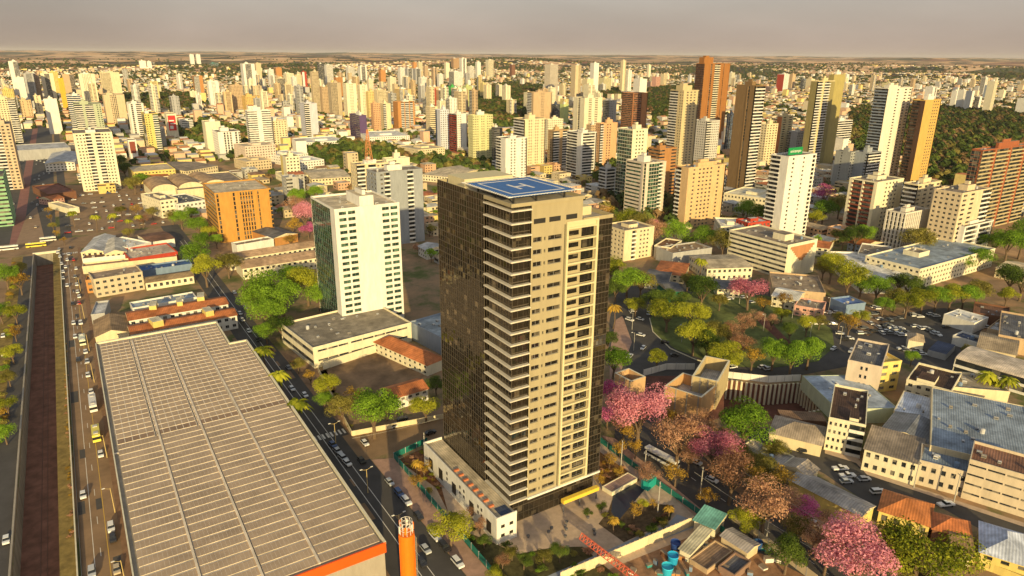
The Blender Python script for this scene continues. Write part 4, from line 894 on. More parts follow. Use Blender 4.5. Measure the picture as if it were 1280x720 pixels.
# ================================================================ TOWERS (mid distance, windows as parts)
N = None
MID = [
 # name, label, (xl,xc,xr,yt,yb), wall, left, front, kwargs
 ('large cream tower with brown balcony columns standing beside the car park', (86,91,140,168,240), 'ivory', 'w1', 'w.05 g.25x3 b.15 w.1 b.15 g.25x3 w.05', dict(short='the large cream tower', near=True)),
 ('pale green and cream tower with dark wide balconies behind the large cream tower', (89,92,126,131,178), 'sage', 'g1', 'b.3 w.1 b.3 w.1 g.2', dict()),
 ('blank white slab tower with a brown window panel near its foot', (54,N,75,124,167), 'white', 'w1', 'w1', dict(short='the blank white slab')),
 ('blue sided white balcony tower between the blank slab and the green tower', (79,83,100,120,166), 'white', 'c1', 'b1', dict(glass=GLB)),
 ('broad tan and cream tower with a dark central stripe', (126,129,155,119,159), 'beige', 'g1', 'w.3 r.05 v.25x3 w.4', dict(short='the broad tan tower')),
 ('tan tower with ribbed front directly behind the broad tan tower', (122,125,149,91,130), 'cream', 'g1', 'v.5 w.5', {}),
 ('cream tower pair with grey side left of the broad tan tower', (96,98,118,93,130), 'ivory', 'g1', 'w.2 g.6 w.2', {}),
 ('white tower with dark vertical stripes near the green glass sided tower', (158,161,179,130,170), 'white', 'v1', 'v.25x1 w.2 b.4 w.15', dict(short='the dark striped white tower')),
 ('yellow-green tower with a green glass side stripe', (176,180,197,143,188), 'yellow', 'c1', 'g.4 w.2 b.4', dict(glass=GLG, short='the yellow-green tower')),
 ('narrow block carrying a red and white advertising wall', (205,208,220,143,174), 'ivory', 'w1', 'w1', dict(short='the red advertising block', top=False)),
 ('small dark blue and white block right of the red advertising block', (223,227,241,151,167), 'white', 'w1', 'r1', dict(acc='blue')),
 ('white framed slab with a dark red billboard panel', (158,160,170,176,200), 'white', 'w1', 'w1', dict(top=False, short='the billboard slab')),
 ('white block with orange roof edge above the tree lined street', (252,256,275,153,190), 'ivory', 'w1', 'w1', dict(short='the orange-edged white block')),
 ('brick sided block with white vertical fins above the tree lined street', (265,272,300,166,197), 'white', 'g1', 'w.2 v.4x3 w.1 v.3x2', dict(acc='brick', short='the finned brick block')),
 ('white banded office slab with a blank central shaft', (306,309,338,139,186), 'white', 'r1', 'r.4 w.2 r.4', dict(short='the white banded slab')),
 ('cream block with a square grid of openings', (329,333,358,152,183), 'cream', 'g1', 'g1x7', {}),
 ('yellow and white block with small square windows near the park belt', (350,357,374,197,233), 'ivory', 'w.4a w.6', 'g1x4', dict(acc='yellow', short='the yellow windowed block')),
 ('slender blue-white tower beside the long white shopping roof', (374,380,396,130,172), (.6,.6,.66), 'g1', 'b.4 w.6', dict(short='the blue-white tower')),
 ('purple banded office block standing alone by the trees', (436,449,458,145,174), 'purple', 'r1', 'w1', dict(trim='white', short='the purple office block')),
 ('broad orange-brown apartment tower with balcony grid', (491,497,518,128,164), 'orange', 'g1', 'w.2 b.2 w.05 b.25 w.05 b.2 w.1', dict(short='the broad orange tower')),
 ('white tower with orange and blue edge stripes', (544,550,561,138,187), (.66,.68,.75), 'w.3a w.4 w.3', 'g1', dict(acc='navy', short='the blue edged white tower')),
 ('tall white tower with red balcony grid left of the yellow-green trio', (561,570,584,143,190), 'white', 'b1', 'g.5 w.5', dict(acc='red', trim='red', short='the red gridded tower')),
 ('trio of yellow, green and cream joined slabs', (585,591,616,145,200), (.66,.64,.36), 'g1', 'g.3 w.1 g.2 w.1 g.3', dict(short='the yellow-green trio')),
 ('dark banded block with thin white floors between the trio and the white slab', (615,618,628,160,202), 'dkgrey', 'r1', 'r1', {}),
 ('tall cream tower with ribbed front directly behind the dark tower roof', (642,655,682,150,217), 'cream', 'b1', 'w.2 g.2 w.1 g.2 w.1 g.2', dict(short='the tall ribbed cream tower')),
 ('white block with ladder balconies just above the helipad', (620,632,659,174,224), 'white', 'b.5 w.5', 'w.2 g.3 w.2 g.3', {}),
 ('tan tower with ladder balconies on its left above the trees', (659,667,690,116,154), 'tan', 'b.7 w.3', 'w.4 g.2 w.4', dict(short='the tan ladder tower')),
 ('cream block with an orange domed crown', (685,692,711,164,209), (.5,.36,.2), 'g1', 'b.4 w.2 b.4', dict(short='the domed crown block')),
 ('cream slab with rows of windows behind the domed crown block', (681,685,704,150,188), 'ivory', 'g1', 'g1', {}),
 ('large plain cream tower with few small windows and dark rim', (717,731,753,123,165), 'ivory', 'w.3 v.3x1 w.4', 'w.15 g.7x2 w.15', dict(short='the plain cream tower')),
 ('white tower with black railed balconies on two faces', (709,727,746,167,224), 'white', 'b.7 w.3', 'w.1 b.8 w.1', dict(acc='dkgrey', short='the black-railed white tower')),
 ('salmon apartment tower with white trim beside the green glass tower', (745,751,772,155,210), (.66,.42,.24), 'g1', 'b.2 w.15 g.3 w.35', dict(short='the salmon tower')),
 ('unfinished concrete tower with open orange floors', (778,792,810,117,167), (.45,.22,.1), 'b1', 'b.6 w.4', dict(trim='brick', top=False, short='the unfinished orange tower')),
 ('tall cream tower with dense grid windows left of the orange tower', (838,855,874,114,216), (.62,.52,.32), 'b.6 w.1 g.3', 'w.15 g.7x3 w.15', dict(short='the dense-windowed cream tower', near=True, ph=(.1,.2,.6,.5,6))),
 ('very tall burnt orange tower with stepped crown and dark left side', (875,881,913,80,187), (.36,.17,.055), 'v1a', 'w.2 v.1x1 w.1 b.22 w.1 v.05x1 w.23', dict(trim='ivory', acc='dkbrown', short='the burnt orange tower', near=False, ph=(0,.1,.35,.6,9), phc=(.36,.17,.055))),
 ('green glass and white tower with corner atrium', (773,791,810,163,259), 'ivory', 'c1', 'w.2 g.6x3 w.2', dict(glass=GLG, near=False, short='the green glass tower')),
 ('office block with white horizontal bands and grey corner pier', (783,808,833,205,279), (.68,.6,.5), 'r.75 w.05 v.2x1', 'w.15 c.5 b.2 w.15', dict(glass=GLG, short='the white-banded office block')),
 ('brown and cream block with white central shaft behind the banded office block', (811,825,846,187,252), (.45,.24,.1), 'r1', 'r.3 w.4 r.3', dict()),
 ('broad salmon and cream apartment tower with white balconies on its left edge', (849,861,908,211,286), (.70,.50,.28), 'b.4 w.6', 'w.1 g.1x1 w.05 g.4x4 w.1 g.1x1 w.15', dict(near=True, short='the broad salmon tower', ph=(.3,.2,.5,.4,3.5))),
 ('pair of white and grey ladder towers behind the broad salmon tower', (867,884,900,152,204), (.62,.6,.56), 'g1', 'b.4 g.6', {}),
 ('small pale grey block with dark balcony bands left of the green glass tower', (749,758,770,212,248), (.5,.52,.56), 'b1', 'b1', dict(short='the small grey balcony block')),
 ('brown slab tower with narrow white banded front', (921,945,957,108,240), (.24,.16,.08), 'w.55 v.15x1 w.3', 'b1', dict(short='the brown slab tower', near=False)),
 ('dark navy glass slab beside the burnt orange tower', (909,914,920,143,190), 'navy', 'c1', 'c1', dict(glass=GLB)),
 ('cream tower with rows of small windows right of the brown slab tower', (952,959,973,156,207), 'cream', 'g1', 'g1x4', {}),
 ('orange sided cream tower behind the white tower with the green sign', (972,978,992,146,198), (.72,.62,.38), 'w1a', 'g1x2', dict(acc=(.6,.25,.1))),
 ('grey office slab behind the green roof sign', (986,997,1011,166,200), 'grey', 'c.3 w.7', 'g1', {}),
 ('white apartment tower with ladder balconies and a green sign on its roof', (964,986,1021,197,304), 'white', 'b.55 w.45', 'w.12 g.13x1 w.25 g.12x1 w.25 b.13', dict(near=True, short='the green-signed white tower', top=False)),
 ('very tall cream tower with olive side fins left of the forest park', (1019,1023,1044,102,212), (.70,.60,.36), 'w1a', 'b.3 w.1 b.35 w.25a', dict(acc='olive', short='the olive finned tower', near=False)),
 ('very tall olive slab rising behind the olive finned tower', (1040,1043,1057,94,205), (.42,.36,.15), 'w1', 'w1', dict()),
 ('white balconied block between the olive tower and the white ladder tower', (1043,1046,1066,152,192), 'white', 'r1', 'b1', dict(short='the white balconied block')),
 ('grey tiled block in shadow behind the green-signed white tower', (1045,1064,1070,191,234), (.36,.37,.36), 'w.3 g.2 w.5', 'g1', dict()),
 ('blue-grey block with cream roof house left of the tall white ladder tower', (1068,1086,1102,192,236), (.36,.39,.42), 'w.7 g.3', 'b1', dict(short='the blue-grey block')),
 ('tall white tower with pinstriped balconies and blue-grey left side', (1102,1110,1141,111,228), (.76,.72,.62), 'b1a', 'w.35 g.15x1 w.15 g.35x2', dict(acc='bluegrey', near=True, short='the tall pinstriped tower')),
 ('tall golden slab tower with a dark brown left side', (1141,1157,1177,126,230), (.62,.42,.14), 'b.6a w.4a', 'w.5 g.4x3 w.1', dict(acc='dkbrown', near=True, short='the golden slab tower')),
 ('cream apartment slab with dark red balcony recesses and a roof chimney', (1062,1097,1130,229,302), 'ivory', 'w.12 b.35a w.06 b.35a w.12', 'w.3 g.5x4 w.2', dict(acc=(.25,.08,.05), near=True, short='the red-recessed cream slab')),
 ('cream apartment block with roof tank behind the louvred office', (1132,1147,1177,232,305), 'cream', 'b1', 'g1x4', dict(near=True, short='the cream tank-topped block')),
 ('cream apartment block with wide window rows beside the red gridded tower on the right', (1168,1203,1240,243,324), (.72,.60,.42), 'g1x5', 'g.5x2 w.2 b.3', dict(near=True, short='the cream wide-windowed block')),
 ('red and ochre balcony grid tower cut by the right edge of the view', (1222,1229,1300,189,292), (.36,.13,.06), 'c1', 'b.2 w.03 b.22 w.03 b.22 w.03 b.2', dict(near=False, D=8, trim=(.5,.42,.25), short='the red balcony-grid tower')),
 ('small white louvred office in front of the cream tank-topped block', (1108,1132,1162,268,318), (.72,.68,.6), 'v1', 'v.7 w.3', dict(near=False, short='the louvred office')),
 ('white six storey block with stacked terraces in front of the wide-windowed block', (1184,1206,1242,285,325), 'white', 'b.7 w.3', 'w.05 b.4 w.08 b.4 w.07', dict(near=False, short='the white terraced block')),
 ('beige tower with balconies at the left edge of the view', (-14,12,22,156,236), (.6,.48,.34), 'g1', 'b.5 g.5', dict(D=34, short='the left edge beige tower')),
 ('grey glazed cream tower above the left edge beige tower', (-6,18,27,124,178), 'cream', 'g1', 'g.6 b.4', dict(D=25)),
 ('green sided office block on the left edge by the avenue', (-22,4,10,222,282), (.3,.5,.3), 'g1', 'r1', dict(D=40)),
]
for lb, px, col, lf, fr, kw in MID: T_('apartment_tower' if 'office' not in lb else 'office_tower', lb, px, col, lf, fr, **kw)
FAR = [
 ('twin topped white tower at the far left horizon', (10,N,24,77,120), 'white', 'v1', 'w.5 c.5'), ('white slab beside the far left twin topped tower', (19,N,32,97,130), 'white', 'w1', 'w1'),
 ('grey fronted tower with white edges on the far left', (29,N,44,92,127), 'grey', 'g1', 'w.2 v.6 w.2'), ('pinkish tan ribbed tower left of the cream framed tower', (39,N,50,93,126), (.6,.42,.3), 'g1', 'v1'),
 ('cream framed tower with grey central panel', (50,N,70,92,124), 'ivory', 'g1', 'w.3 c.4 w.3'), ('yellow topped cream tower in the far left cluster', (61,N,72,90,118), 'yellow', 'g1', 'g1'),
 ('narrow bright yellow stripe tower', (72,N,79,98,136), (.7,.45,.06), 'w1', 'w1'), ('tan tower with dark brown edge in the far left cluster', (77,N,92,93,119), 'tan', 'w1', 'w.6 c.4'),
 ('small cream block among the far left towers', (2,N,13,107,132), 'cream', 'g1', 'g1'), ('yellow-cream stepped block at the left edge below the twin topped tower', (2,N,20,112,140), 'yellow', 'g1', 'g1'),
 ('left one of the white twin towers standing alone on the left', (173,N,182,76,91), 'white', 'w1', 'w1'), ('right one of the white twin towers standing alone on the left', (183,N,189,77,91), 'white', 'w1', 'w1'),
 ('left one of the pale twin towers near the horizon', (236,N,242,68,85), 'white', 'w1', 'w1'), ('right one of the pale twin towers near the horizon', (244,N,250,68,85), 'white', 'w1', 'w1'),
 ('teal office cube far out on the plain', (261,N,273,79,90), 'teal', 'c1', 'c1'), ('orange tower with red balconies standing in the trees', (240,N,253,95,121), 'orange', 'w1', 'b.6 w.4'),
 ('white round topped tower left of the central skyline', (258,N,273,102,136), 'white', 'g1', 'w.3 g.4 w.3'), ('plain cream slab beside the round topped tower', (274,N,284,116,139), 'ivory', 'w1', 'w.5 g.5'),
 ('tan stepped tower at the left of the central skyline', (285,N,303,107,141), 'tan', 'g1', 'g1'), ('white and grey glass tower over a pink base', (300,N,318,80,120), 'white', 'w1', 'w.2 c.5 w.3'),
 ('tan fronted slim tower beside the white and grey one', (318,N,326,79,100), 'beige', 'w1', 'w1'), ('golden balcony block below the white and grey glass tower', (302,N,326,121,142), (.7,.5,.2), 'g1', 'g1'),
 ('white slim tower behind the golden block', (334,N,342,87,108), 'white', 'w1', 'g1'), ('small orange tower behind the central skyline', (343,N,352,85,98), 'orange', 'w1', 'w1'),
 ('cream tower with dark crown windows in the left centre', (344,N,356,98,120), 'cream', 'g1', 'c1'), ('broad cream tower in the left centre', (355,N,367,92,115), 'ivory', 'g1', 'g1'),
 ('yellowish cream tower left of the red topped one', (367,N,377,94,121), 'cream', 'g1', 'g1'), ('slim red and white tower', (376,N,383,90,112), 'red', 'w1', 'w.5a w.5'),
 ('black glass tower beside a bright white one', (396,N,405,80,109), 'dkgrey', 'c1', 'c1'), ('bright white tower beside the black glass one', (405,N,416,81,106), 'white', 'w1', 'v1'),
 ('tall slim tan tower left of the black glass one', (387,N,398,90,142), 'beige', 'g1', 'v1'), ('tan tower with orange crown in the centre left skyline', (399,N,411,109,144), 'tan', 'g1', 'g1'),
 ('grey-tan ribbed tower in the centre left skyline', (409,N,426,104,147), (.5,.42,.3), 'g1', 'v.6 w.4'), ('deep orange tower behind the grey-tan one', (417,N,428,97,122), 'orange', 'w1', 'g1'),
 ('white slim tower pair behind the cream twins', (432,N,443,84,101), 'white', 'w1', 'v1'), ('white tower with grey glass centre behind the red roofed twin', (447,N,458,83,102), 'white', 'w1', 'w.2 c.6 w.2'),
 ('left cream twin with salmon central stripe', (428,N,445,105,148), 'ivory', 'g1', 'w.3 g.4 w.3'), ('right cream twin with a red roof crown', (446,N,459,107,147), 'ivory', 'g1', 'w.3 g.4 w.3'),
 ('golden cream tower right of the cream twins', (457,N,468,115,148), (.72,.58,.28), 'g1', 'g1'), ('pale cream double tower right of the golden one', (467,N,483,113,149), 'cream', 'w1', 'v1'),
 ('salmon striped tower in front of the pale double tower', (463,N,475,130,165), (.68,.42,.25), 'g1', 'g1'), ('cream tower with balcony corner behind the purple office block', (475,N,488,130,164), 'cream', 'g1', 'b.4 w.6'),
 ('golden tower with tan balconies behind the broad orange tower', (493,N,514,112,131), (.7,.52,.26), 'g1', 'b.3 w.1 b.3 w.3'), ('small orange tower in front of the woods', (473,N,482,88,104), 'orange', 'w1', 'w1'),
 ('tiny white tower in the far centre', (484,N,489,84,93), 'white', 'w1', 'w1'), ('white tower left of the grey framed pair', (497,N,507,85,108), 'white', 'w1', 'g1'),
 ('left of the grey glass towers with white frames', (506,N,516,86,111), 'grey', 'w1', 'w.2 c.6 w.2'), ('right of the grey glass towers with white frames', (516,N,526,86,106), 'grey', 'w1', 'w.2 c.6 w.2'),
 ('orange topped tower behind the grey framed pair', (515,N,521,78,91), 'orange', 'w1', 'w1'), ('cream tower beside the orange topped one', (521,N,528,78,96), 'cream', 'w1', 'g1'),
 ('tan slim tower right of the grey framed pair', (529,N,535,82,98), 'tan', 'w1', 'g1'), ('white tower with black dots in the centre', (523,N,534,97,121), 'white', 'w1', 'g1'),
 ('small cream tower left of the white dotted one', (484,N,495,97,116), 'ivory', 'w1', 'g1'), ('tan tower with dark core right of the white dotted one', (539,N,547,85,112), (.5,.38,.26), 'g1', 'w.4 c.3 w.3'),
 ('white slab beside the dark cored tan tower', (546,N,554,93,113), 'white', 'w1', 'g1'), ('dark red tower left of the bright green one', (532,N,545,111,136), 'red', 'w1', 'g1'),
 ('tan and white tower between the red and green ones', (545,N,554,113,136), 'tan', 'g1', 'c.5 w.5'), ('bright green slab tower', (560,N,571,108,138), 'green', 'w1', 'w1'),
 ('cream tower with green stripes', (565,N,583,112,142), 'ivory', 'b1', 'b.3 w.1 b.2a w.4'), ('lime yellow tower right of the green striped one', (578,N,590,108,134), 'lime', 'g1', 'g1'),
 ('pale tower left of the wide brown one', (555,N,562,79,100), 'ivory', 'w1', 'w1'), ('wide brown tower on the centre horizon', (563,N,574,73,91), (.4,.27,.16), 'w1', 'w1'),
 ('white tower with grey stripe right of the wide brown one', (574,N,583,73,99), 'white', 'w1', 'w.3 c.4 w.3'), ('white ribbed tower right of the grey striped one', (584,N,593,83,99), 'white', 'w1', 'v1'),
 ('broad white gridded tower in front of the wide brown one', (561,N,578,90,111), 'white', 'b1', 'g1'), ('white tower left of the spired white tower', (594,N,601,78,98), 'white', 'w1', 'w1'),
 ('white tower with a small orange spire', (607,N,617,75,98), 'ivory', 'w1', 'v1'), ('brown slim tower above the central woods', (637,N,644,81,97), 'brown', 'w1', 'w1'),
 ('cream tower with balconies below the dark red one', (532,N,547,134,168), 'cream', 'g1', 'r.7 w.3'), ('white grey tower over the right end of the central woods', (681,N,698,81,121), (.66,.6,.52), 'v1', 'v1'),
 ('leaning-looking slim cream tower left of the bright white one', (714,N,727,82,128), 'beige', 'w1', 'w.5 v.5'), ('tall bright white tower in the right centre', (738,N,749,79,119), 'white', 'w1', 'w1'),
 ('cream stepped block below the tall bright white tower', (728,N,742,99,122), 'cream', 'w1', 'w1'), ('pale yellow block right of the tall bright white tower', (748,N,764,98,116), (.72,.66,.42), 'w1', 'v1'),
 ('needle slim cream tower', (776,N,783,76,116), 'cream', 'w1', 'w.6 v.4'), ('white ribbed tower right of the needle slim one', (782,N,790,88,116), 'white', 'g1', 'w.3 g.4 w.3'),
 ('blank white block above the unfinished orange tower', (792,N,809,99,121), 'white', 'w1', 'w1'), ('slim pale tower beyond the blank white block', (809,N,814,81,98), 'ivory', 'w1', 'w1'),
 ('pinkish block right of the blank white one', (815,N,826,96,111), 'pink', 'w1', 'v1'), ('cream ribbed block at the edge of the woods right of the pinkish one', (826,N,834,93,108), 'cream', 'w1', 'v1'),
 ('left pale round tower of the distant pair', (860,N,865,94,105), (.6,.6,.6), 'w1', 'w1'), ('right pale round tower of the distant pair', (868,N,874,94,105), (.6,.6,.6), 'w1', 'w1'),
 ('white ribbed tower just right of the burnt orange tower', (910,N,919,91,107), 'ivory', 'w1', 'v1'), ('white tower with red left edge beyond the brown slab tower', (972,N,987,93,117), 'white', 'w1a', 'g1'),
 ('tan tower right of the white red edged one', (986,N,995,93,112), 'tan', 'w1', 'w1'), ('dark blue slim tower left of the olive finned tower', (1001,N,1008,99,113), 'bluegrey', 'c1', 'c1'),
 ('cream slab pair left of the olive finned tower', (1008,N,1019,99,116), 'cream', 'w1', 'w1'), ('white tower right behind the olive slab', (1054,N,1062,93,111), 'white', 'w1', 'w1'),
 ('pale yellow tower behind the tall pinstriped tower', (1103,N,1117,104,128), (.72,.66,.4), 'w1', 'w1'), ('white tower with dark stripe behind the golden slab tower', (1157,N,1172,109,134), 'white', 'w1', 'w.5 c.3 w.2'),
 ('first from the left of the four white slabs beyond the forest', (1190,N,1200,114,135), 'white', 'w1', 'w1'), ('second from the left of the four white slabs beyond the forest', (1198,N,1209,113,138), 'white', 'w1', 'v1'),
 ('third from the left of the four white slabs beyond the forest', (1208,N,1219,114,140), 'white', 'w1', 'w1'), ('fourth slab beyond the forest with a dark blue side', (1219,N,1228,121,140), 'white', 'c1a', 'w1'),
 ('tall cream tower pair beyond the right end of the forest', (1235,N,1248,102,143), 'ivory', 'w1', 'v1'), ('white tower partly cut off at the right edge beyond the forest', (1272,N,1290,124,146), 'white', 'w1', 'w1'),
 ('dark blue tower behind the tall cream pair', (1231,N,1239,107,124), 'bluegrey', 'w1', 'w1'), ('pale block right of the tall cream pair', (1249,N,1258,113,124), 'ivory', 'w1', 'w1'),
 ('blue glass block behind the domed crown block', (689,N,700,131,152), 'navy', 'c1', 'c1'), ('lime white tower left of the plain cream tower', (700,N,711,131,156), 'lime', 'w1', 'w1'),
 ('tan double block left of the salmon tower', (733,N,746,157,190), 'tan', 'g1', 'g1'), ('grey block with dark windows right of the plain cream tower', (754,N,771,126,160), 'grey', 'c1', 'g.6 w.4'),
]
acc_far = {'slim red and white tower': 'white', 'cream tower with green stripes': 'green', 'white tower with red left edge beyond the brown slab tower': 'red', 'fourth slab beyond the forest with a dark blue side': 'navy'}
for lb, px, col, lf, fr in FAR:
    T_('apartment_tower', lb, px, col, lf, fr, acc=acc_far.get(lb, 'tan'), Dmax=40, right='w1', back='w1', short='the '+lb if len(lb.split()) <= 4 else None)
# infill towers of the dense skyline
rr = random.Random(21)
skyl = [(0,70,96,150,14),(100,330,100,150,16),(300,600,96,150,88),(600,760,96,150,22),(740,830,88,118,7),(860,1060,90,118,14),(1060,1280,98,122,16)]
for x0, x1, ya, yb, n in skyl:
    k = 0; tries = 0
    while k < n and tries < n*30:
        tries += 1
        px = rr.uniform(x0, x1); by = rr.uniform(ya, yb); X, Y = G(px, by)
        if any(a[0]-6 < X < a[2]+6 and a[1]-6 < Y < a[3]+6 for a in OCC): continue
        r = math.hypot(X, Y); W = rr.uniform(10, 20); D = rr.uniform(10, 20); h = rr.choice([24, 30, 36, 42, 48, 54, 62])
        if r > 3800: h = min(h, 36)
        col = rr.choice(['ivory', 'cream', 'white', 'beige', 'tan', 'white', 'ivory', (.66,.5,.3), 'grey', (.72,.6,.3), 'beige', 'ivory', 'cream'])
        cn = col if isinstance(col, str) else 'golden'
        fr = rr.choice(['g1', 'b.3 w.1 g.3 b.3', 'w.2 v.6 w.2', 'w.3 g.4 w.3', 'g.4 w.2 g.4', 'r.4 w.2 r.4', 'b.4 w.2 b.4']); lf = rr.choice(['g1', 'w1', 'w.3 g.4 w.3', 'b1'])
        t = block('apartment_tower', None, 'tower', X, Y, W, D, h, col, lf, fr, right='w1', back='w1', group='apartment towers of the distant skyline')
        PEND.append((t, 'distant '+cn+' apartment tower '+{'g':'with window rows', 'b':'with balconies', 'w':'with blank edges', 'r':'with window bands'}[fr[0]], X, Y)); k += 1
# green roof sign with its lettering, red advert, billboard
def sign(label, px, z, W_, Hh, col, text=None, depth=.6):
    X, Y = px
    t = thing('roof_sign', label, 'sign', (X, Y, z)); mb = MB(); mb.box(0, 0, 0, W_, depth, Hh); mb.build('sign_board', pmat('sign_paint', col, .5, .08, .5), t)
    if text:
        cu = bpy.data.curves.new('lettering', 'FONT'); cu.body = text; cu.size = Hh*.62; cu.extrude = .08; cu.align_x = 'CENTER'; cu.align_y = 'CENTER'
        to = bpy.data.objects.new('tmp', cu); COL.objects.link(to); bpy.context.view_layer.update()
        me = bpy.data.meshes.new_from_object(to.evaluated_get(bpy.context.evaluated_depsgraph_get())); bpy.data.objects.remove(to)
        me.materials.clear(); me.materials.append(wallm('white')); o = obj('lettering', me, t, (W_/2, -.1, Hh*.5)); o.rotation_euler.x = math.pi/2
    return t
X, Y, h = boxat(986, 197, 304)
sign('long green sign board with white lettering on the white tower roof', (X+.5, Y+1), h+1.5, 15.5, 5.0, (.01, .24, .07), 'unicampo')
X, Y, h = boxat(208, 143, 174); W = solve_len(X, Y, h, 1, 0, 219)
t = sign('red and white advertising wall on the narrow block left of the woods', (X+1, Y-1.0), h*.35, W-2, h*.6, (.62, .03, .03))
mb = MB(); 
for i, (a, b, c, d) in enumerate(((.1,.62,.8,.7),(.25,.42,.95,.5),(.15,.1,.6,.32))): mb.box(a*(W-2), -.05, b*h*.6, c*(W-2), -.01, d*h*.6)
mb.build('painted_stripe', wallm('white'), t)
X, Y, h = boxat(160, 176, 200); W = solve_len(X, Y, h, 1, 0, 170)
sign('dark red billboard panel hung on the white framed slab', (X+W*.1, Y-.7), h*.35, W*.7, h*.6, (.22, .05, .03))
X, Y, h = boxat(57, 124, 167); W = solve_len(X, Y, h, 1, 0, 74)
sign('brown gridded panel at the foot of the blank white slab', (X+W*.15, Y-.7), 6, W*.75, 13, (.16, .09, .06))
# orange steps of the burnt orange tower crown, emblem of the office block
X, Y, h = boxat(881, 80, 187)
X, Y, h = boxat(985, 308, 349); W = solve_len(X, Y, h, 1, 0, 1022)
t = thing('wall_emblem', 'brown stepped triangle emblem on the end wall of the office block', 'emblem', (X, Y-.25, 0)); mb = MB()
for i in range(7): mb.box(W*(.1+.055*i), 0, h-1.0-1.4*(i+1), W*(.9-.055*i), .2, h-1.0-1.4*i)
mb.build('emblem_panel', wallm((.5, .25, .12)), t)
# lattice mast behind the blue-grey tower, tank sphere
def lattice(name, label, cat, X, Y, z0, z1, w0, w1, mat, loc_top=None):
    t = thing(name, label, cat, (X, Y, z0)); mb = MB(); h = z1-z0; n = max(3, int(h/max(w0, 1.2)))
    def c(i, k): 
        f = i/n; w_ = w0+(w1-w0)*f; return ((-w_/2, w_/2, w_/2, -w_/2)[k], (-w_/2, -w_/2, w_/2, w_/2)[k], h*f)
    r = .09*max(1, w0/2)
    for k in range(4): mb.cyl(c(0, k), c(n, k), r, r, 4)
    for i in range(n):
        for k in range(4): mb.cyl(c(i, k), c(i+1, (k+1) % 4), r*.6, r*.6, 4, 0, False); mb.cyl(c(i, k), c(i, (k+1) % 4), r*.6, r*.6, 4, 0, False)
    mb.build('lattice', mat, t); return t
X, Y = G(467, 262, 0); X, Y, h = boxat(467, 200, 285)
lattice('antenna_mast', 'orange and white lattice antenna mast rising behind the blue-grey tower', 'antenna', X, Y+10, h-1, h+22, 4.5, .8, pmat('mast_paint', (.6, .25, .1), .6))
# ================================================================ TREES
LM = dict(green=leafmat('green_leaves', (.06, .13, .014), (.26, .42, .04)), dark=leafmat('dark_leaves', (.03, .06, .012), (.14, .20, .035)),
          lime=leafmat('lime_leaves', (.11, .14, .014), (.48, .48, .045)), olive=leafmat('olive_leaves', (.09, .09, .018), (.34, .30, .07)),
          pink=leafmat('pink_blossom', (.42, .11, .18), (.80, .36, .43)), magenta=leafmat('magenta_blossom', (.34, .05, .17), (.72, .2, .42)),
          bare=leafmat('dry_twigs', (.22, .11, .06), (.62, .36, .22)), ochre=leafmat('ochre_leaves', (.2, .11, .02), (.55, .36, .06)))
bark = pmat('bark', (.16, .11, .07), .95, .3, 3)
def crown_mesh(seed, n, leaf, flat_=.72, lobes=9, fill=.25):
    r = random.Random(seed); L = []
    for i in range(lobes):
        a = r.uniform(0, 6.28); e = math.asin(r.uniform(-.35, 1)); d = r.uniform(.45, .8)
        L.append((Vector((math.cos(a)*math.cos(e)*d, math.sin(a)*math.cos(e)*d, math.sin(e)*d*flat_)), r.uniform(.3, .5)))
    L.append((Vector((0, 0, 0)), .5)); mb = MB()
    for i in range(n):
        c, R_ = L[r.randrange(len(L))]
        v = Vector((r.gauss(0, 1), r.gauss(0, 1), r.gauss(0, 1))).normalized()
        if v.z < -.3 and r.random() < .6: v.z = -v.z
        rad = R_*(r.uniform(.8, 1.08) if r.random() > fill else r.random()); p = c+Vector((v.x, v.y, v.z*flat_))*rad
        nrm = (v+Vector((r.gauss(0, .5), r.gauss(0, .5), r.gauss(0, .5)+.3))).normalized(); a = nrm.orthogonal().normalized(); b = nrm.cross(a)
        th = r.uniform(0, 6.28); a, b = a*math.cos(th)+b*math.sin(th), b*math.cos(th)-a*math.sin(th); s = leaf*r.uniform(.6, 1.3)
        q = [p-a*s, p-b*s*.6, p+a*s, p+b*s*.6+nrm*s*.2]; mb.quad(*[tuple(x+Vector((0, 0, 1.25))) for x in q])
    return mb
def trunk_mesh(seed, bare=False):
    r = random.Random(seed); mb = MB(); mb.cyl((0, 0, 0), (.02, .01, .62), .075, .055, 7, 0, False)
    for i in range(7 if not bare else 12):
        a = 6.28*i/(7 if not bare else 12)+r.uniform(-.3, .3); d = r.uniform(.3, .55); z = r.uniform(1.0, 1.5)
        m = Vector((math.cos(a)*d*.5, math.sin(a)*d*.5, .62+(z-.62)*.55)); e = Vector((math.cos(a)*d, math.sin(a)*d, z))
        mb.cyl((.02, .01, r.uniform(.5, .62)), m, .042, .026, 5, 0, False); mb.cyl(m, e, .026, .012, 4, 0, False)
        for k in range(3 if not bare else 5):
            q = m.lerp(e, r.uniform(.3, 1)); f = q+Vector((r.uniform(-.35, .35), r.uniform(-.35, .35), r.uniform(.05, .4))); mb.cyl(q, f, .012, .004, 3, 0, False)
    return mb
TM = [trunk_mesh(i).mesh('trunk', bark) for i in range(3)]; TB = [trunk_mesh(10+i, True).mesh('trunk', bark) for i in range(2)]
CR = {}
for kind, mt in LM.items():
    spec = dict(bare=(4200, .027, .75, 13, .5), pink=(7500, .029, .72, 14, .35), magenta=(2600, .04, .72, 10, .35), ochre=(1100, .05, .8, 7, .5)).get(kind, (7500, .033, .72, 14, .25))
    CR[kind] = [crown_mesh(hash_ := (7*i+len(kind)), spec[0], spec[1], spec[2], spec[3], spec[4]).mesh('crown', mt) for i in range(3)]
LO = {k: [crown_mesh(50+i, 520, .105, .7, 8, .2).mesh('crown', m) for i in range(3)] for k, m in LM.items()}
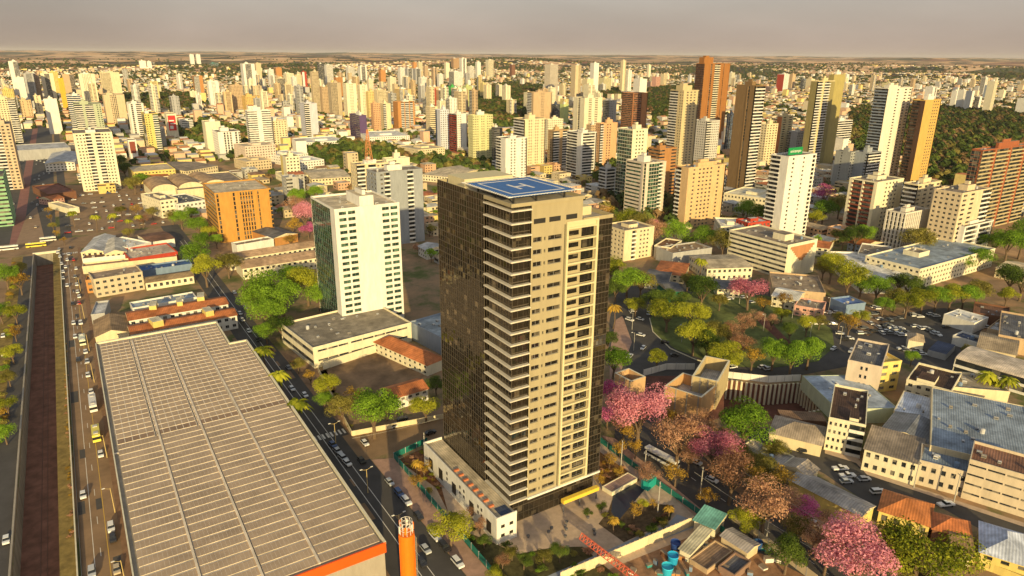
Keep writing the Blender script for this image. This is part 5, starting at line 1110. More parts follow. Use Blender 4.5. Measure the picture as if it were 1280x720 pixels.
DESC = dict(green='round green leafy tree', dark='dark green dense tree', lime='bright yellow-green tree', olive='olive brown thin leafed tree', pink='pink blossoming tree',
            magenta='magenta blossoming tree', bare='leafless brown twiggy tree', ochre='ochre yellow thin tree', palm='tall feathery palm tree')
rt = random.Random(4); TREES = []
def tree_at(X, Y, R_, kind, label=None, group='street and garden trees', z=0., lo=False, lift=1.):
    nm = {'pink': 'blossom_tree', 'magenta': 'blossom_tree', 'bare': 'bare_tree'}.get(kind, 'leafy_tree')
    t = thing(nm, label, 'tree', (X, Y, z), rt.uniform(0, 6.28), group); t.scale = (R_, R_, R_*lift*rt.uniform(.92, 1.08))
    obj('trunk', (TB if kind in ('bare',) else TM)[rt.randrange(2)], t); obj('crown', (LO if lo else CR)[kind][rt.randrange(3)], t)
    if not label: PEND.append((t, DESC[kind], X, Y))
    TREES.append((X, Y, R_)); OCC.append((X-R_*.7, Y-R_*.7, X+R_*.7, Y+R_*.7)); return t
def tree(px, py, rpx, kind, label=None, **k):
    z = 5.
    for _ in range(6):
        X, Y = G(px, py, z); dist = math.sqrt(X*X+Y*Y+(H-z)**2); c = (X*fw[0]+Y*fw[1]+(z-H)*fw[2]); R_ = rpx*(1.4 if kind in ('pink', 'bare') else 1.3)*c/F; z = R_*1.25
    return tree_at(X, Y, R_, kind, label, **k)
TL = [ # px, py, r, kind, label
 (1072,686,40,'pink','largest pink blossoming tree at the bottom right of the avenue'), (1160,692,46,'lime','largest yellow-green tree in the lower right corner'),
 (1120,705,22,'olive',N), (933,527,27,'green','bright green round tree beside the excavation pit'), (800,514,29,'pink','big pink tree in front of the middle unfinished shell'),
 (765,490,16,'magenta','upper deep pink tree right beside the dark tower'), (760,516,14,'magenta','lower deep pink tree right beside the dark tower'),
 (848,546,27,'bare','twiggy brown tree right of the big pink tree'), (880,528,16,'bare',N), (893,560,22,'pink','pale pink tree on the avenue between two brown twiggy trees'),
 (916,592,26,'bare','large round twiggy tree in the middle of the avenue row'), (958,628,30,'bare','wide reddish twiggy tree over the avenue'), (1008,634,17,'magenta','magenta tree in front of the long pale warehouse'),
 (980,600,17,'ochre',N), (955,585,17,'olive',N), (1020,665,18,'bare',N), (985,690,21,'dark','dark green tree over the avenue near the bottom edge'), (933,651,16,'lime','yellow-green tree beside the green site gate'),
 (885,620,12,'ochre',N), (845,590,13,'ochre',N), (812,590,12,'bare',N), (862,570,14,'bare',N), (905,545,12,'olive',N), (968,560,13,'olive',N),
 (768,447,18,'green','dense green tree right of the dark tower near the roundabout'), (822,446,11,'lime','small round lime tree on the traffic island'),
 (790,540,12,'ochre',N), (775,560,9,'ochre',N), (760,425,10,'dark',N),
 (835,388,18,'lime',N), (866,392,16,'lime',N), (845,372,14,'dark',N), (878,362,17,'dark',N), (868,418,18,'lime',N), (893,412,16,'olive',N), (885,430,14,'dark',N),
 (910,442,19,'lime','yellow-green tree behind the tallest unfinished shell'), (941,446,12,'ochre',N), (937,360,17,'pink','salmon pink tree at the top edge of the round park'), (912,415,12,'bare',N), (925,430,14,'bare',N), (930,405,12,'bare',N),
 (968,438,17,'green',N), (990,445,18,'green',N), (1012,437,17,'green',N), (988,412,10,'dark','small dark round bush tree in the park'), (1009,406,10,'lime','small round yellow tree in the park'), (978,391,8,'lime',N),
 (955,378,9,'ochre',N), (965,400,8,'bare',N), (945,395,8,'bare',N), (900,375,9,'olive',N), (980,372,9,'ochre',N), (1025,400,8,'olive',N),
 (1062,346,18,'lime',N), (1040,332,15,'lime',N), (1078,352,14,'green',N), (1098,358,14,'green',N), (1030,335,10,'olive',N), (1075,395,9,'lime',N), (1062,405,11,'ochre',N), (1050,398,9,'olive',N), (1125,352,12,'dark',N), (1137,356,14,'dark',N),
 (1155,372,13,'lime',N), (1172,370,13,'green',N), (1190,368,14,'lime',N), (1207,366,14,'green',N), (1224,363,13,'olive',N), (1120,372,12,'olive',N), (1135,378,13,'lime',N), (1105,380,10,'green',N),
 (1260,368,10,'lime',N), (1265,345,16,'dark',N), (1280,352,16,'dark',N), (1245,300,14,'green',N), (1262,303,16,'green',N), (1280,296,18,'green',N), (1225,320,12,'green',N), (1205,328,9,'green',N),
 (1150,300,16,'olive','brown-green tree in front of the louvred office'), (1070,295,13,'dark',N), (1082,291,12,'green',N), (1055,298,9,'dark',N), (1030,262,13,'green',N), (1050,255,12,'olive',N), (1020,272,9,'lime',N), (1032,241,12,'magenta','magenta tree in the shade of the olive finned tower'),
 (1210,438,7,'olive',N), (1140,446,8,'green',N),
 (846,291,14,'green','round green tree in front of the broad salmon tower'), (880,294,14,'green',N), (905,302,14,'olive',N), (862,300,8,'dark',N), (930,262,9,'green',N), (948,268,12,'green',N), (935,258,9,'green',N),
 (765,333,14,'lime',N), (785,347,18,'green','green tree below the orange-cream apartments'), (802,350,15,'olive',N), (820,375,14,'dark',N), (860,350,10,'olive',N), (875,355,12,'green',N), (770,360,12,'dark',N), (795,380,11,'lime',N),
 (770,282,12,'olive',N), (785,276,14,'lime',N), (800,282,14,'olive',N), (818,290,13,'bare',N), (760,268,10,'ochre',N), (775,300,9,'green',N),
 (466,511,26,'green','bright green tree at the street corner of the vacant lot'), (483,505,14,'dark',N), (408,485,14,'lime',N), (428,508,15,'olive',N), (405,498,10,'green',N), (532,507,15,'lime','thin yellow-green tree beside the orange tiled corner house'), (545,480,10,'dark',N),
 (441,495,11,'ochre',N), (563,657,20,'lime','round lime tree on the pavement near the white annex'), (530,585,9,'ochre',N), (520,600,8,'ochre',N), (388,470,8,'ochre',N), (372,455,8,'olive',N),
 (330,360,23,'green','flat topped green tree furthest left in the grove by the twin-roofed hall'), (352,372,22,'green',N), (333,388,20,'green',N), (318,375,15,'green',N), (383,352,20,'lime','yellow-green tree of the grove touching the cream podium tower'), (398,366,15,'green',N), (365,345,14,'green',N), (352,408,13,'dark',N), (332,412,12,'green',N),
 (244,318,14,'green','upper round tree at the end of the red fascia shop'), (256,336,15,'lime','lower round tree at the end of the red fascia shop'), (284,328,13,'olive',N), (254,300,10,'green',N), (247,282,11,'green',N), (262,288,8,'lime',N), (226,273,9,'green',N), (238,265,8,'green',N), (270,300,7,'green',N), (215,270,7,'olive',N),
 (380,268,13,'pink','pink-brown tree left of the cream podium tower'), (368,258,12,'bare',N), (385,285,9,'magenta',N), (365,280,10,'ochre',N), (372,245,10,'green',N), (395,240,8,'green',N), (362,298,7,'ochre',N),
 (167,228,9,'olive',N), (175,222,8,'green',N), (145,200,9,'dark',N), (155,210,8,'dark',N), (200,312,4,'green',N),
 (6,342,13,'green',N), (0,390,10,'green',N), (18,390,10,'lime','lime bush in the green strip left of the trench'), (24,352,11,'ochre',N), (14,440,10,'lime',N), (10,470,9,'olive',N), (8,505,10,'lime',N), (5,540,11,'green',N), (18,415,8,'ochre',N), (25,335,8,'olive',N),
 (60,262,4,'ochre',N), (63,272,4,'ochre',N), (66,282,4,'olive',N), (70,292,4,'ochre',N), (80,300,4,'ochre',N), (150,262,6,'olive',N), (170,262,6,'ochre',N), (160,290,6,'olive',N), (190,265,6,'olive',N), (178,275,6,'bare',N),
 (748,600,7,'ochre',N), (762,575,8,'ochre',N), (775,590,8,'ochre',N), (793,637,9,'ochre',N), (803,630,6,'lime',N), (818,628,6,'ochre',N), (700,690,10,'dark',N), (680,695,9,'olive',N), (655,700,9,'dark',N), (640,690,8,'olive',N), (628,700,8,'bare',N),
 (873,540,15,'bare',N), (905,575,15,'bare',N), (940,600,16,'ochre',N), (925,565,12,'olive',N), (990,625,16,'bare',N), (1035,690,20,'bare',N), (1040,655,14,'bare',N), (1000,660,15,'olive',N), (945,575,12,'olive',N), (780,530,13,'bare',N), (835,520,12,'ochre',N), (795,560,10,'ochre',N),
 (600,655,8,'bare',N), (590,640,7,'bare',N), (605,675,8,'dark',N), (618,715,9,'lime',N), (735,640,5,'dark',N), (752,632,6,'dark',N), (815,662,6,'dark',N), (800,668,5,'olive',N), (830,655,5,'olive',N),
]
for px, py, r, k, lb in TL: tree(px, py, r, k, lb)
# palms
def palm_meshes(seed):
    r = random.Random(seed); mb = MB(); pts = [Vector((0, 0, 0)), Vector((.05, 0, .35)), Vector((.04, .03, .7)), Vector((0, .03, 1))]
    for a, b, ra, rb in zip(pts[:-1], pts[1:], (.028, .022, .02), (.022, .02, .018)): mb.cyl(a, b, ra, rb, 6, 0, False)
    tm = mb.mesh('trunk', bark); mb = MB(); c = pts[-1]
    for i in range(22):
        a = 6.28*i/22+r.uniform(-.1, .1); up = r.uniform(-.05, .5); L_ = r.uniform(.28, .36); prev = c; d = Vector((math.cos(a), math.sin(a), 0)); s = Vector((-d.y, d.x, 0))
        for k in range(5):
            f = (k+1)/5; p = c+d*L_*f+Vector((0, 0, L_*(up*f*2-(.9+up)*f*f))); w0 = .05*math.sin(math.pi*max(.15, k/5)); w1 = .05*math.sin(math.pi*f) if f < 1 else .004
            for sg in (-1, 1):
                mb.quad(tuple(prev), tuple(prev+s*sg*w0*1.2-Vector((0, 0, w0*.6))), tuple(p+s*sg*w1*1.2-Vector((0, 0, w1*.6))), tuple(p))
            prev = p
    return tm, mb
PT = []
for i in range(2):
    tm, cmb = palm_meshes(i); PT.append((tm, cmb.mesh('fronds', LM['lime']), cmb.mesh('fronds', LM['ochre'])))
def palm(px, py, h, label=None, kind=1):
    X, Y = G(px, py, h); t = thing('palm_tree', label, 'palm', (X, Y, 0), rt.uniform(0, 6), 'palm trees'); t.scale = (h*1.15, h*1.15, h)
    p = PT[rt.randrange(2)]; obj('trunk', p[0], t); obj('fronds', p[kind], t)
    if not label: PEND.append((t, 'feathery palm tree', X, Y))
palm(330, 435, 13, 'furthest of the three palms along the solar warehouse edge'); palm(349, 467, 13, 'middle of the three palms along the solar warehouse edge'); palm(371, 502, 13, 'nearest of the three palms along the solar warehouse edge')
for q in ((90,265,12),(118,270,12),(140,268,12),(160,275,10),(172,270,10),(876,325,13),(768,383,12),(1236,468,12),(1262,474,12),(1248,478,9),(388,238,9),(521,577,6),(768,648,5),(836,634,5)): palm(q[0], q[1], q[2], None, 2 if q[0] in (768, 521, 836) else 1)
# ================================================================ FILLER CITY
WOODS = [ # pixel polygons of continuous woodland
 [(382,190),(430,180),(470,184),(520,190),(560,200),(612,205),(625,222),(600,226),(560,215),(500,205),(450,210),(420,214),(400,205)],
 [(590,112),(640,104),(680,108),(660,140),(660,160),(610,160),(590,140)],
 [(1062,140),(1100,135),(1180,136),(1290,142),(1290,236),(1240,240),(1180,236),(1140,200),(1085,200),(1062,180)],
 [(810,112),(870,106),(870,130),(835,150),(812,160)], [(210,158),(262,152),(310,166),(318,205),(300,210),(262,186),(225,172)],
 [(140,120),(250,118),(240,140),(180,136),(140,140)], [(330,80),(400,79),(430,92),(360,97),(330,90)], [(750,112),(775,112),(775,124),(745,124)], [(735,205),(800,212),(850,285),(760,275)]]
WP = [[G(*p) for p in poly] for poly in WOODS]
def inside(x, y, poly):
    c = False; j = len(poly)-1
    for i in range(len(poly)):
        xi, yi = poly[i]; xj, yj = poly[j]
        if (yi > y) != (yj > y) and x < (xj-xi)*(y-yi)/(yj-yi)+xi: c = not c
        j = i
    return c
def excluded(x, y):
    px, py = proj(x, y, 0)
    if py > 330 or (px < 245 and py > 243) or (px > 745 and py > 300 and px < 1300 and py > 345-abs(px-1010)*.05): return True
    if -68 < x < -16 and y < 1500: return True
    if 51 < x < 67 and y < 1000: return True
    return False
GRID = {}
for a in OCC:
    for i in range(int(a[0]//60), int(a[2]//60)+1):
        for j in range(int(a[1]//60), int(a[3]//60)+1): GRID.setdefault((i, j), []).append(a)
def free(x, y, r=7):
    for a in GRID.get((int(x//60), int(y//60)), ()):
        if a[0]-r < x < a[2]+r and a[1]-r < y < a[3]+r: return False
    return True
rr = random.Random(77); lots = []
bw, bl, st = 96, 84, 13
def bounds_ok(x, y):
    v = (x*fw[0]+y*fw[1]+(-H)*fw[2])
    if v < 150: return False
    px = 640+F*((x)*RI[0]+(y)*RI[1]-H*RI[2])/v
    return -90 < px < 1370
HW, HT_ = [], []
for bi in range(-12, 62):
    for bj in range(0, 56):
        x0 = bi*(bw+st)+1; y0 = 240+bj*(bl+st)
        cx, cy = x0+bw/2, y0+bl/2; r = math.hypot(cx, cy)
        if r > 5000 or not bounds_ok(cx, cy): continue
        dens = .76 if r < 1800 else .52 if r < 3200 else .38
        nb = noise.noise(Vector((cx/700, cy/700, 2)))
        for i in range(6):
            for j in range(4):
                x = x0+(i+.5)*16+rr.uniform(-1.5, 1.5); y = y0+(j+.5)*21+rr.uniform(-2, 2)
                if excluded(x, y): continue
                wd = any(inside(x, y, w_) for w_ in WP)
                if wd: HT_.append((x+rr.uniform(-4, 4), y+rr.uniform(-4, 4), rr.uniform(5, 8), 1)); HT_.append((x+rr.uniform(-8, 8), y+rr.uniform(-9, 9), rr.uniform(4.5, 7.5), 1)); continue
                if not free(x, y): continue
                if rr.random() < dens*(.95+nb*.5): lots.append((x, y, r))
                for _k in range(1 if r < 900 else 2):
                  if rr.random() < (.8-.4*nb): HT_.append((x+8*rr.choice((-1, 1)), y+rr.uniform(-9, 9), rr.uniform(2.5, 5.2), 0))
lots.sort(key=lambda q: q[2])
RC = [('terracotta', (.47,.17,.07)), ('brown tiled', (.33,.19,.11)), ('grey', (.36,.33,.29)), ('white', (.62,.6,.56)), ('tan', (.45,.34,.22)), ('orange', (.55,.24,.1)), ('cream', (.55,.48,.36)), ('pale metal', (.5,.5,.5))]
WCs = [('cream', (.7,.6,.42)), ('white', (.76,.73,.66)), ('salmon', (.64,.42,.28)), ('beige', (.6,.5,.34)), ('yellow', (.7,.56,.22)), ('grey', (.46,.45,.42))]
V, Fc, Cc = [], [], []   # merged far buildings
def far_box(x, y, w_, d, h, rc, wc, gable):
    n = len(V); x0, x1, y0, y1 = x-w_/2, x+w_/2, y-d/2, y+d/2; z = terr(x, y) if x*x+y*y > 4200**2 else 0
    V.extend([(x0, y0, z), (x1, y0, z), (x1, y1, z), (x0, y1, z), (x0, y0, z+h), (x1, y0, z+h), (x1, y1, z+h), (x0, y1, z+h)])
    fs = [(0, 1, 5, 4), (1, 2, 6, 5), (2, 3, 7, 6), (3, 0, 4, 7)]
    if gable:
        V.extend([(x0, y, z+h+1.8), (x1, y, z+h+1.8)]); Fc.extend([tuple(n+i for i in f) for f in fs]); Cc.extend([wc]*4)
        Fc.extend([(n+4, n+5, n+9, n+8), (n+6, n+7, n+8, n+9)]); Cc.extend([rc]*2); Fc.extend([(n+7, n+4, n+8), (n+5, n+6, n+9)]); Cc.extend([wc]*2)
    else: Fc.extend([tuple(n+i for i in f) for f in fs]+[(n+4, n+5, n+6, n+7)]); Cc.extend([wc]*4+[rc])
nind = 0
for x, y, r in lots:
    rn_, rc = rr.choice(RC); wn_, wc = rr.choice(WCs); w_ = rr.uniform(10, 15); d = rr.uniform(12, 19); h = rr.choice([3.5, 4, 6.5, 6.5, 9]) if r < 2000 else rr.choice([3.5, 4, 6, 7])
    big = rr.random() < .05; g_ = rr.random() < .55
    if big: h = rr.uniform(10, 26)
    j = 1+rr.uniform(-.12, .12); rc = tuple(c*j for c in rc); px, py = proj(x, y, h)
    if nind < 295 and -5 < px < 1285:
        kind = 'hip' if g_ and rr.random() < .5 else 'gable' if g_ else 'flat'
        t = thing('house' if not big else 'apartment_building', None, 'house' if not big else 'building', (x-w_/2, y-d/2, 0), 0, 'low houses filling the city blocks')
        mb = MB()
        for (o_, u_, n_, L_) in (((0, 0), (1, 0), (0, -1), w_), ((0, d), (0, -1), (-1, 0), d)): facade(mb, o_, u_, n_, L_, 0, h, rr.choice(['g1', 'w.4 g.6', 'g.7 w.3', 'r.5 w.5']), 3.3)
        mb.quad((w_, 0, 0), (w_, d, 0), (w_, d, h), (w_, 0, h)); mb.quad((w_, d, 0), (0, d, 0), (0, d, h), (w_, d, h)); mb.quad((0, 0, h), (w_, 0, h), (w_, d, h), (0, d, h), 4)
        wq = tuple(round(c, 2) for c in wc); rq = tuple(round(c, 2) for c in rc)
        mb.build('wall', [wallm(wq), GL, wallm('white'), wallm('tan'), roofm(rq)], t)
        if kind != 'flat': roof_part(t, w_, d, h, kind, rq, 1.8, rr.choice('xy'))
        else:
            p = MB(); p.box(-.1, -.1, h-.1, w_+.1, .2, h+.8); p.box(-.1, d-.2, h-.1, w_+.1, d+.1, h+.8); p.box(-.1, .2, h-.1, .2, d-.2, h+.8); p.box(w_-.2, .2, h-.1, w_+.1, d-.2, h+.8); p.build('parapet', wallm(wq), t)
            if rr.random() < .6: q = MB(); a = rr.uniform(.2, .6); q.box(w_*a, d*.3, h, w_*a+3, d*.3+3.5, h+2.2); q.build('water_tank_room', wallm(wq), t)
        PEND.append((t, f"{rn_} roofed {wn_} {'block' if big else 'house'}", x, y)); nind += 1
    else: far_box(x, y, w_, d, h, rc, wc, g_)
def merged(name, V, Fc, Cc, mat):
    me = bpy.data.meshes.new(name); me.from_pydata(V, [], Fc); me.materials.append(mat)
    at = me.color_attributes.new('Col', 'FLOAT_COLOR', 'CORNER'); ln = [len(f) for f in Fc]
    cols = np.repeat(np.array([(*c, 1) for c in Cc], dtype=np.float32), ln, axis=0); at.data.foreach_set('color', cols.ravel()); me.update(); return obj(name, me)
# suburbs further out on the slopes
for k in range(5200):
    a = az+R2(rr.uniform(-40, 40)); r = 4200+abs(rr.gauss(0, 1))*1700; x, y = r*math.sin(a), r*math.cos(a)
    if noise.noise(Vector((x/900, y/900, 5))) < -.02: continue
    far_box(x, y, rr.uniform(10, 20), rr.uniform(10, 18), rr.choice([4, 5, 7]), rr.choice(RC)[1], rr.choice(WCs)[1], False)
o = merged('distant_houses', V, Fc, Cc, pmat('mixed_paint', (1, 1, 1), .85, .15, .4, attr='Col')); tag(o, 'mass of small low houses spreading out to the horizon beyond the towers', 'houses', kind='stuff')
# trees: the nearest individually, the rest as woodland mass
HT_ = [q for q in HT_ if q[3] or free(q[0], q[1], 1)]
HT_.sort(key=lambda q: q[0]**2+q[1]**2); nt_i = 0; rest = []
for x, y, r_, wd in HT_:
    px, py = proj(x, y, 4)
    if nt_i < 85 and not wd and 0 < px < 1280 and py < 330: tree_at(x, y, r_, rr.choice(['green', 'dark', 'olive', 'green', 'lime', 'bare', 'pink'] if rr.random() < .5 else ['green', 'dark', 'olive']), lo=True, group='trees between the houses'); nt_i += 1
    else: rest.append((x, y, r_, wd))
protos = []
for s in range(5):
    r = random.Random(s+200); n = 46; P_ = np.zeros((n*4, 3), np.float32)
    for i in range(n):
        v = Vector((r.gauss(0, 1), r.gauss(0, 1), abs(r.gauss(0, 1))*.9+.0)).normalized(); p = Vector((v.x*r.uniform(.5, 1), v.y*r.uniform(.5, 1), v.z*r.uniform(.5, .95)))
        nn = (v+Vector((r.gauss(0, .4), r.gauss(0, .4), r.gauss(0, .4)))).normalized(); a = nn.orthogonal().normalized(); b = nn.cross(a); q = .34*r.uniform(.7, 1.2)
        for k, c in enumerate((p-a*q, p-b*q, p+a*q, p+b*q)): P_[i*4+k] = c
    protos.append(P_)
def canopy(name, lst, label, cat):
    vs = []; cs = []
    TC = [(.06,.095,.02), (.04,.065,.015), (.10,.125,.025), (.15,.13,.035), (.08,.11,.02), (.2,.13,.06), (.05,.075,.018)]
    for x, y, r_, wd in lst:
        P_ = protos[rr.randrange(5)].copy(); s = r_*1.12; P_[:, :2] *= s; P_[:, 2] *= s*1.1; z = 1.5+(terr(x, y) if x*x+y*y > 4200**2 else 0)+(2.5 if wd else 0)
        P_ += np.array([x, y, z], np.float32); vs.append(P_); c = rr.choice(TC); j = rr.uniform(.8, 1.3); n = len(P_)//4
        if r_ and x*x+y*y > 1500**2: j *= .72
        cc = np.array([c], np.float32)*j*RS.uniform(.75, 1.3, (n, 1)).astype(np.float32); cs.append(cc)
    Vv = np.concatenate(vs); nf = len(Vv)//4; me = bpy.data.meshes.new(name); me.vertices.add(len(Vv)); me.vertices.foreach_set('co', Vv.ravel())
    me.loops.add(nf*4); me.loops.foreach_set('vertex_index', np.arange(nf*4, dtype=np.int32)); me.polygons.add(nf); me.polygons.foreach_set('loop_start', np.arange(0, nf*4, 4, dtype=np.int32))
    me.update(calc_edges=True); me.materials.append(pmat('foliage_mass', (1, 1, 1), .9, .25, .1, attr='Col', spec=.1))
    at = me.color_attributes.new('Col', 'FLOAT_COLOR', 'CORNER'); c4 = np.ones((nf*4, 4), np.float32); c4[:, :3] = np.repeat(np.concatenate(cs), 4, axis=0); at.data.foreach_set('color', c4.ravel())
    o = obj(name, me); tag(o, label, cat, kind='stuff')
for k in range(12000):
    a = az+R2(rr.uniform(-40, 40)); r = 4000+abs(rr.gauss(0, 1))*2200; x, y = r*math.sin(a), r*math.cos(a)
    if noise.noise(Vector((x/900, y/900, 5))) < .12: rest.append((x, y, rr.uniform(5, 11), 0))
print('far trees', len(rest)); canopy('woodland', [q for q in rest if q[3]], 'continuous dark green woodland of the parks between the towers', 'woodland')
canopy('distant_trees', [q for q in rest if not q[3]], 'mass of small trees scattered between the distant houses', 'trees')
# ================================================================ VEHICLES
def car_meshes(L_, W_, Hh, kind):
    b = MB(); prof = dict(hatch=[(-.5,.28),(-.5,.62),(-.36,.66),(.5,.62),(.5,.28)], suv=[(-.5,.3),(-.5,.64),(-.3,.68),(.5,.66),(.5,.3)], pickup=[(-.5,.3),(-.5,.62),(-.28,.66),(.5,.6),(.5,.3)])[kind]
    def ext(pts, w0, w1, m):
        n = len(b.v)
        for sx, w_ in ((-1, w0), (1, w0)):
            b.v += [(sx*w_*W_/2*(k if isinstance(k, float) else 1), y*L_, z*Hh) for (y, z), k in zip(pts, w1)]
        k = len(pts); b.f.append(tuple(n+i for i in range(k))); b.m.append(m); b.f.append(tuple(n+2*k-1-i for i in range(k))); b.m.append(m)
        for i in range(k): j = (i+1) % k; b.f.append((n+i, n+k+i, n+k+j, n+j)); b.m.append(m)
    ext(prof, 1., [.92, .95, 1., .95, .92], 0); body = b; c = MB(); b = c
    cab = dict(hatch=[(-.26,.63),(-.12,.97),(.3,1.),(.47,.63)], suv=[(-.24,.65),(-.12,.98),(.42,1.),(.49,.64)], pickup=[(-.24,.64),(-.1,.98),(.1,1.),(.16,.62)])[kind]
    ext(cab, .94, [1., .82, .82, 1.], 0)
    r_ = MB(); b = r_
    t = [(y, z) for y, z in cab[1:3]]; r_.box(-W_*.38, t[0][0]*L_, Hh*.97, W_*.38, t[1][0]*L_, Hh*1.015)
    if kind == 'pickup': r_.box(-W_*.42, .2*L_, Hh*.6, W_*.42, .47*L_, Hh*.63)
    wh = MB()
    wh.cyl((-.1, 0, 0), (.1, 0, 0), .32, .32, 10)
    return body, c, r_, wh
carg = glassmat('car_glass', (.02, .022, .025), (.03, .035, .04), .08, .7, 9)
tyre = pmat('tyre', (.02, .02, .02), .9)
CARC = dict(white=(.75, .75, .74), silver=(.5, .52, .54), black=(.03, .03, .035), grey=(.18, .19, .2), red=(.45, .03, .02), blue=(.05, .1, .25), beige=(.5, .42, .3))
CM = {}
for kind, (L_, W_, Hh) in dict(hatch=(4.1, 1.75, 1.5), suv=(4.6, 1.85, 1.7), pickup=(5.2, 1.9, 1.75)).items():
    body, cab, rf, wh = car_meshes(L_, W_, Hh, kind); whm = wh.mesh('wheel', tyre)
    for cn, c in CARC.items():
        pm = pmat('car_paint', c, .3, .03, 1, spec=.6)
        CM[(kind, cn)] = (body.mesh('body', pm), cab.mesh('cabin_glass', carg), rf.mesh('roof_panel', pm), whm, L_, W_)
rc_ = random.Random(9); CARN = {'hatch': 'small', 'suv': 'large', 'pickup': 'pickup'}
def car_at(X, Y, rz, cn=None, kind=None, label=None, group='parked and driving cars', lod=0):
    cn = cn or rc_.choices(list(CARC), [8, 5, 3, 3, 1.2, 1, .6])[0]; kind = kind or rc_.choices(['hatch', 'suv', 'pickup'], [6, 2, 1])[0]
    bd, cb, rf, wh, L_, W_ = CM[(kind, cn)]; t = thing('car', label, 'car', (X, Y, .04), rz, group)
    obj('body', bd, t); obj('cabin_glass', cb, t); obj('roof_panel', rf, t)
    if lod == 0:
        for sx in (-1, 1):
            for sy in (-1, 1): obj('wheel', wh, t, (sx*W_*.44, sy*L_*.31, .32))
    if not label: PEND.append((t, f"{cn} {'pickup' if kind == 'pickup' else CARN[kind]+' car'}", X, Y))
def car(px, py, rz, cn=None, kind=None, label=None, **k): X, Y = G(px, py, .5); car_at(X, Y, R2(rz), cn, kind, label, **k)
for px, py, cn, kd, lb in ((104,619,'white','hatch','white car on the avenue nearest the trench kerb beside the solar warehouse'), (139,660,'white','suv','white car parked in front of a black one at the solar warehouse pavement'), (141,673,'black','hatch','black car parked behind the white one at the solar warehouse pavement'),
    (115,716,'silver','suv','silver car cut off by the bottom edge on the avenue'), (146,712,'beige','hatch','car beneath the nearest lamp pole on the avenue'), (126,568,'white','hatch',N), (110,469,'white','hatch','white car on the avenue pavement side between the two buses and the junction'), (109,452,'silver','hatch',N), (98,450,'black','hatch','dark car in the middle of the avenue with a long shadow'),
    (107,440,'white','hatch',N), (94,421,'white','hatch',N), (101,404,'white','suv',N), (92,404,'white','hatch',N), (99,379,'red','hatch','red car parked on the avenue by the shops'), (99,371,'white','hatch',N), (91,380,'black','hatch',N), (97,365,'white','hatch',N), (114,490,'white','hatch',N),
    (84,357,'white','hatch',N), (96,356,'white','hatch',N), (79,348,'silver','hatch',N), (79,340,'white','hatch',N), (77,330,'white','hatch',N), (75,321,'white','hatch',N), (74,312,'silver','hatch',N), (86,318,'silver','hatch',N), (84,325,'white','hatch',N), (92,325,'red','hatch',N), (88,310,'black','hatch',N), (94,346,'grey','hatch',N), (72,316,'white','hatch',N), (82,334,'white','hatch',N), (95,336,'white','hatch',N), (4,420,'white','hatch','white car on the road at the left edge of the view'), (5,443,'white','hatch',N), (8,675,'white','hatch',N)):
    car(px, py, 0, cn, kd, lb)
for px, py, cn, kd, lb in ((422,564,'silver','hatch',N), (429,573,'silver','suv',N), (434,579,'white','hatch',N), (416,556,'blue','hatch',N), (456,554,'white','hatch','small pale car alone in the side street below the vacant lot'), (452,576,'black','hatch','black and white marked car at the mouth of the side street'),
    (487,603,'silver','hatch','muddy silver car at the pavement corner'), (499,617,'blue','suv','dark blue car parked by the pink pavement'), (508,627,'white','suv','white car parked behind the dark blue one by the pink pavement'), (523,645,'black','hatch',N), (544,671,'white','suv','white car parked beside the round lime tree'), (556,684,'black','suv','black car parked between two white ones near the round lime tree'), (572,704,'white','suv','white car nearest the bottom edge by the pink pavement'),
    (532,687,'silver','hatch','silver car driving down the middle of the side street'), (527,703,'black','hatch','black car right of the orange column'), (361,460,'grey','hatch',N), (365,486,'white','hatch',N), (381,494,'white','hatch','white car parked beside the nearest palm of the three'), (300,392,'white','hatch',N), (293,366,'silver','hatch',N), (303,400,'silver','hatch',N), (311,414,'white','hatch',N), (366,455,'red','hatch',N), (306,385,'grey','hatch',N), (298,378,'black','hatch',N), (322,425,'black','hatch',N)):
    car(px, py, 8 if py > 540 and px < 440 else 2, cn, kd, lb)
car(495, 532, 92, 'white', 'hatch', 'white car passing the orange tiled corner house'); car(538, 541, 92, 'black', 'hatch'); car(503, 524, 92, 'black', 'hatch')
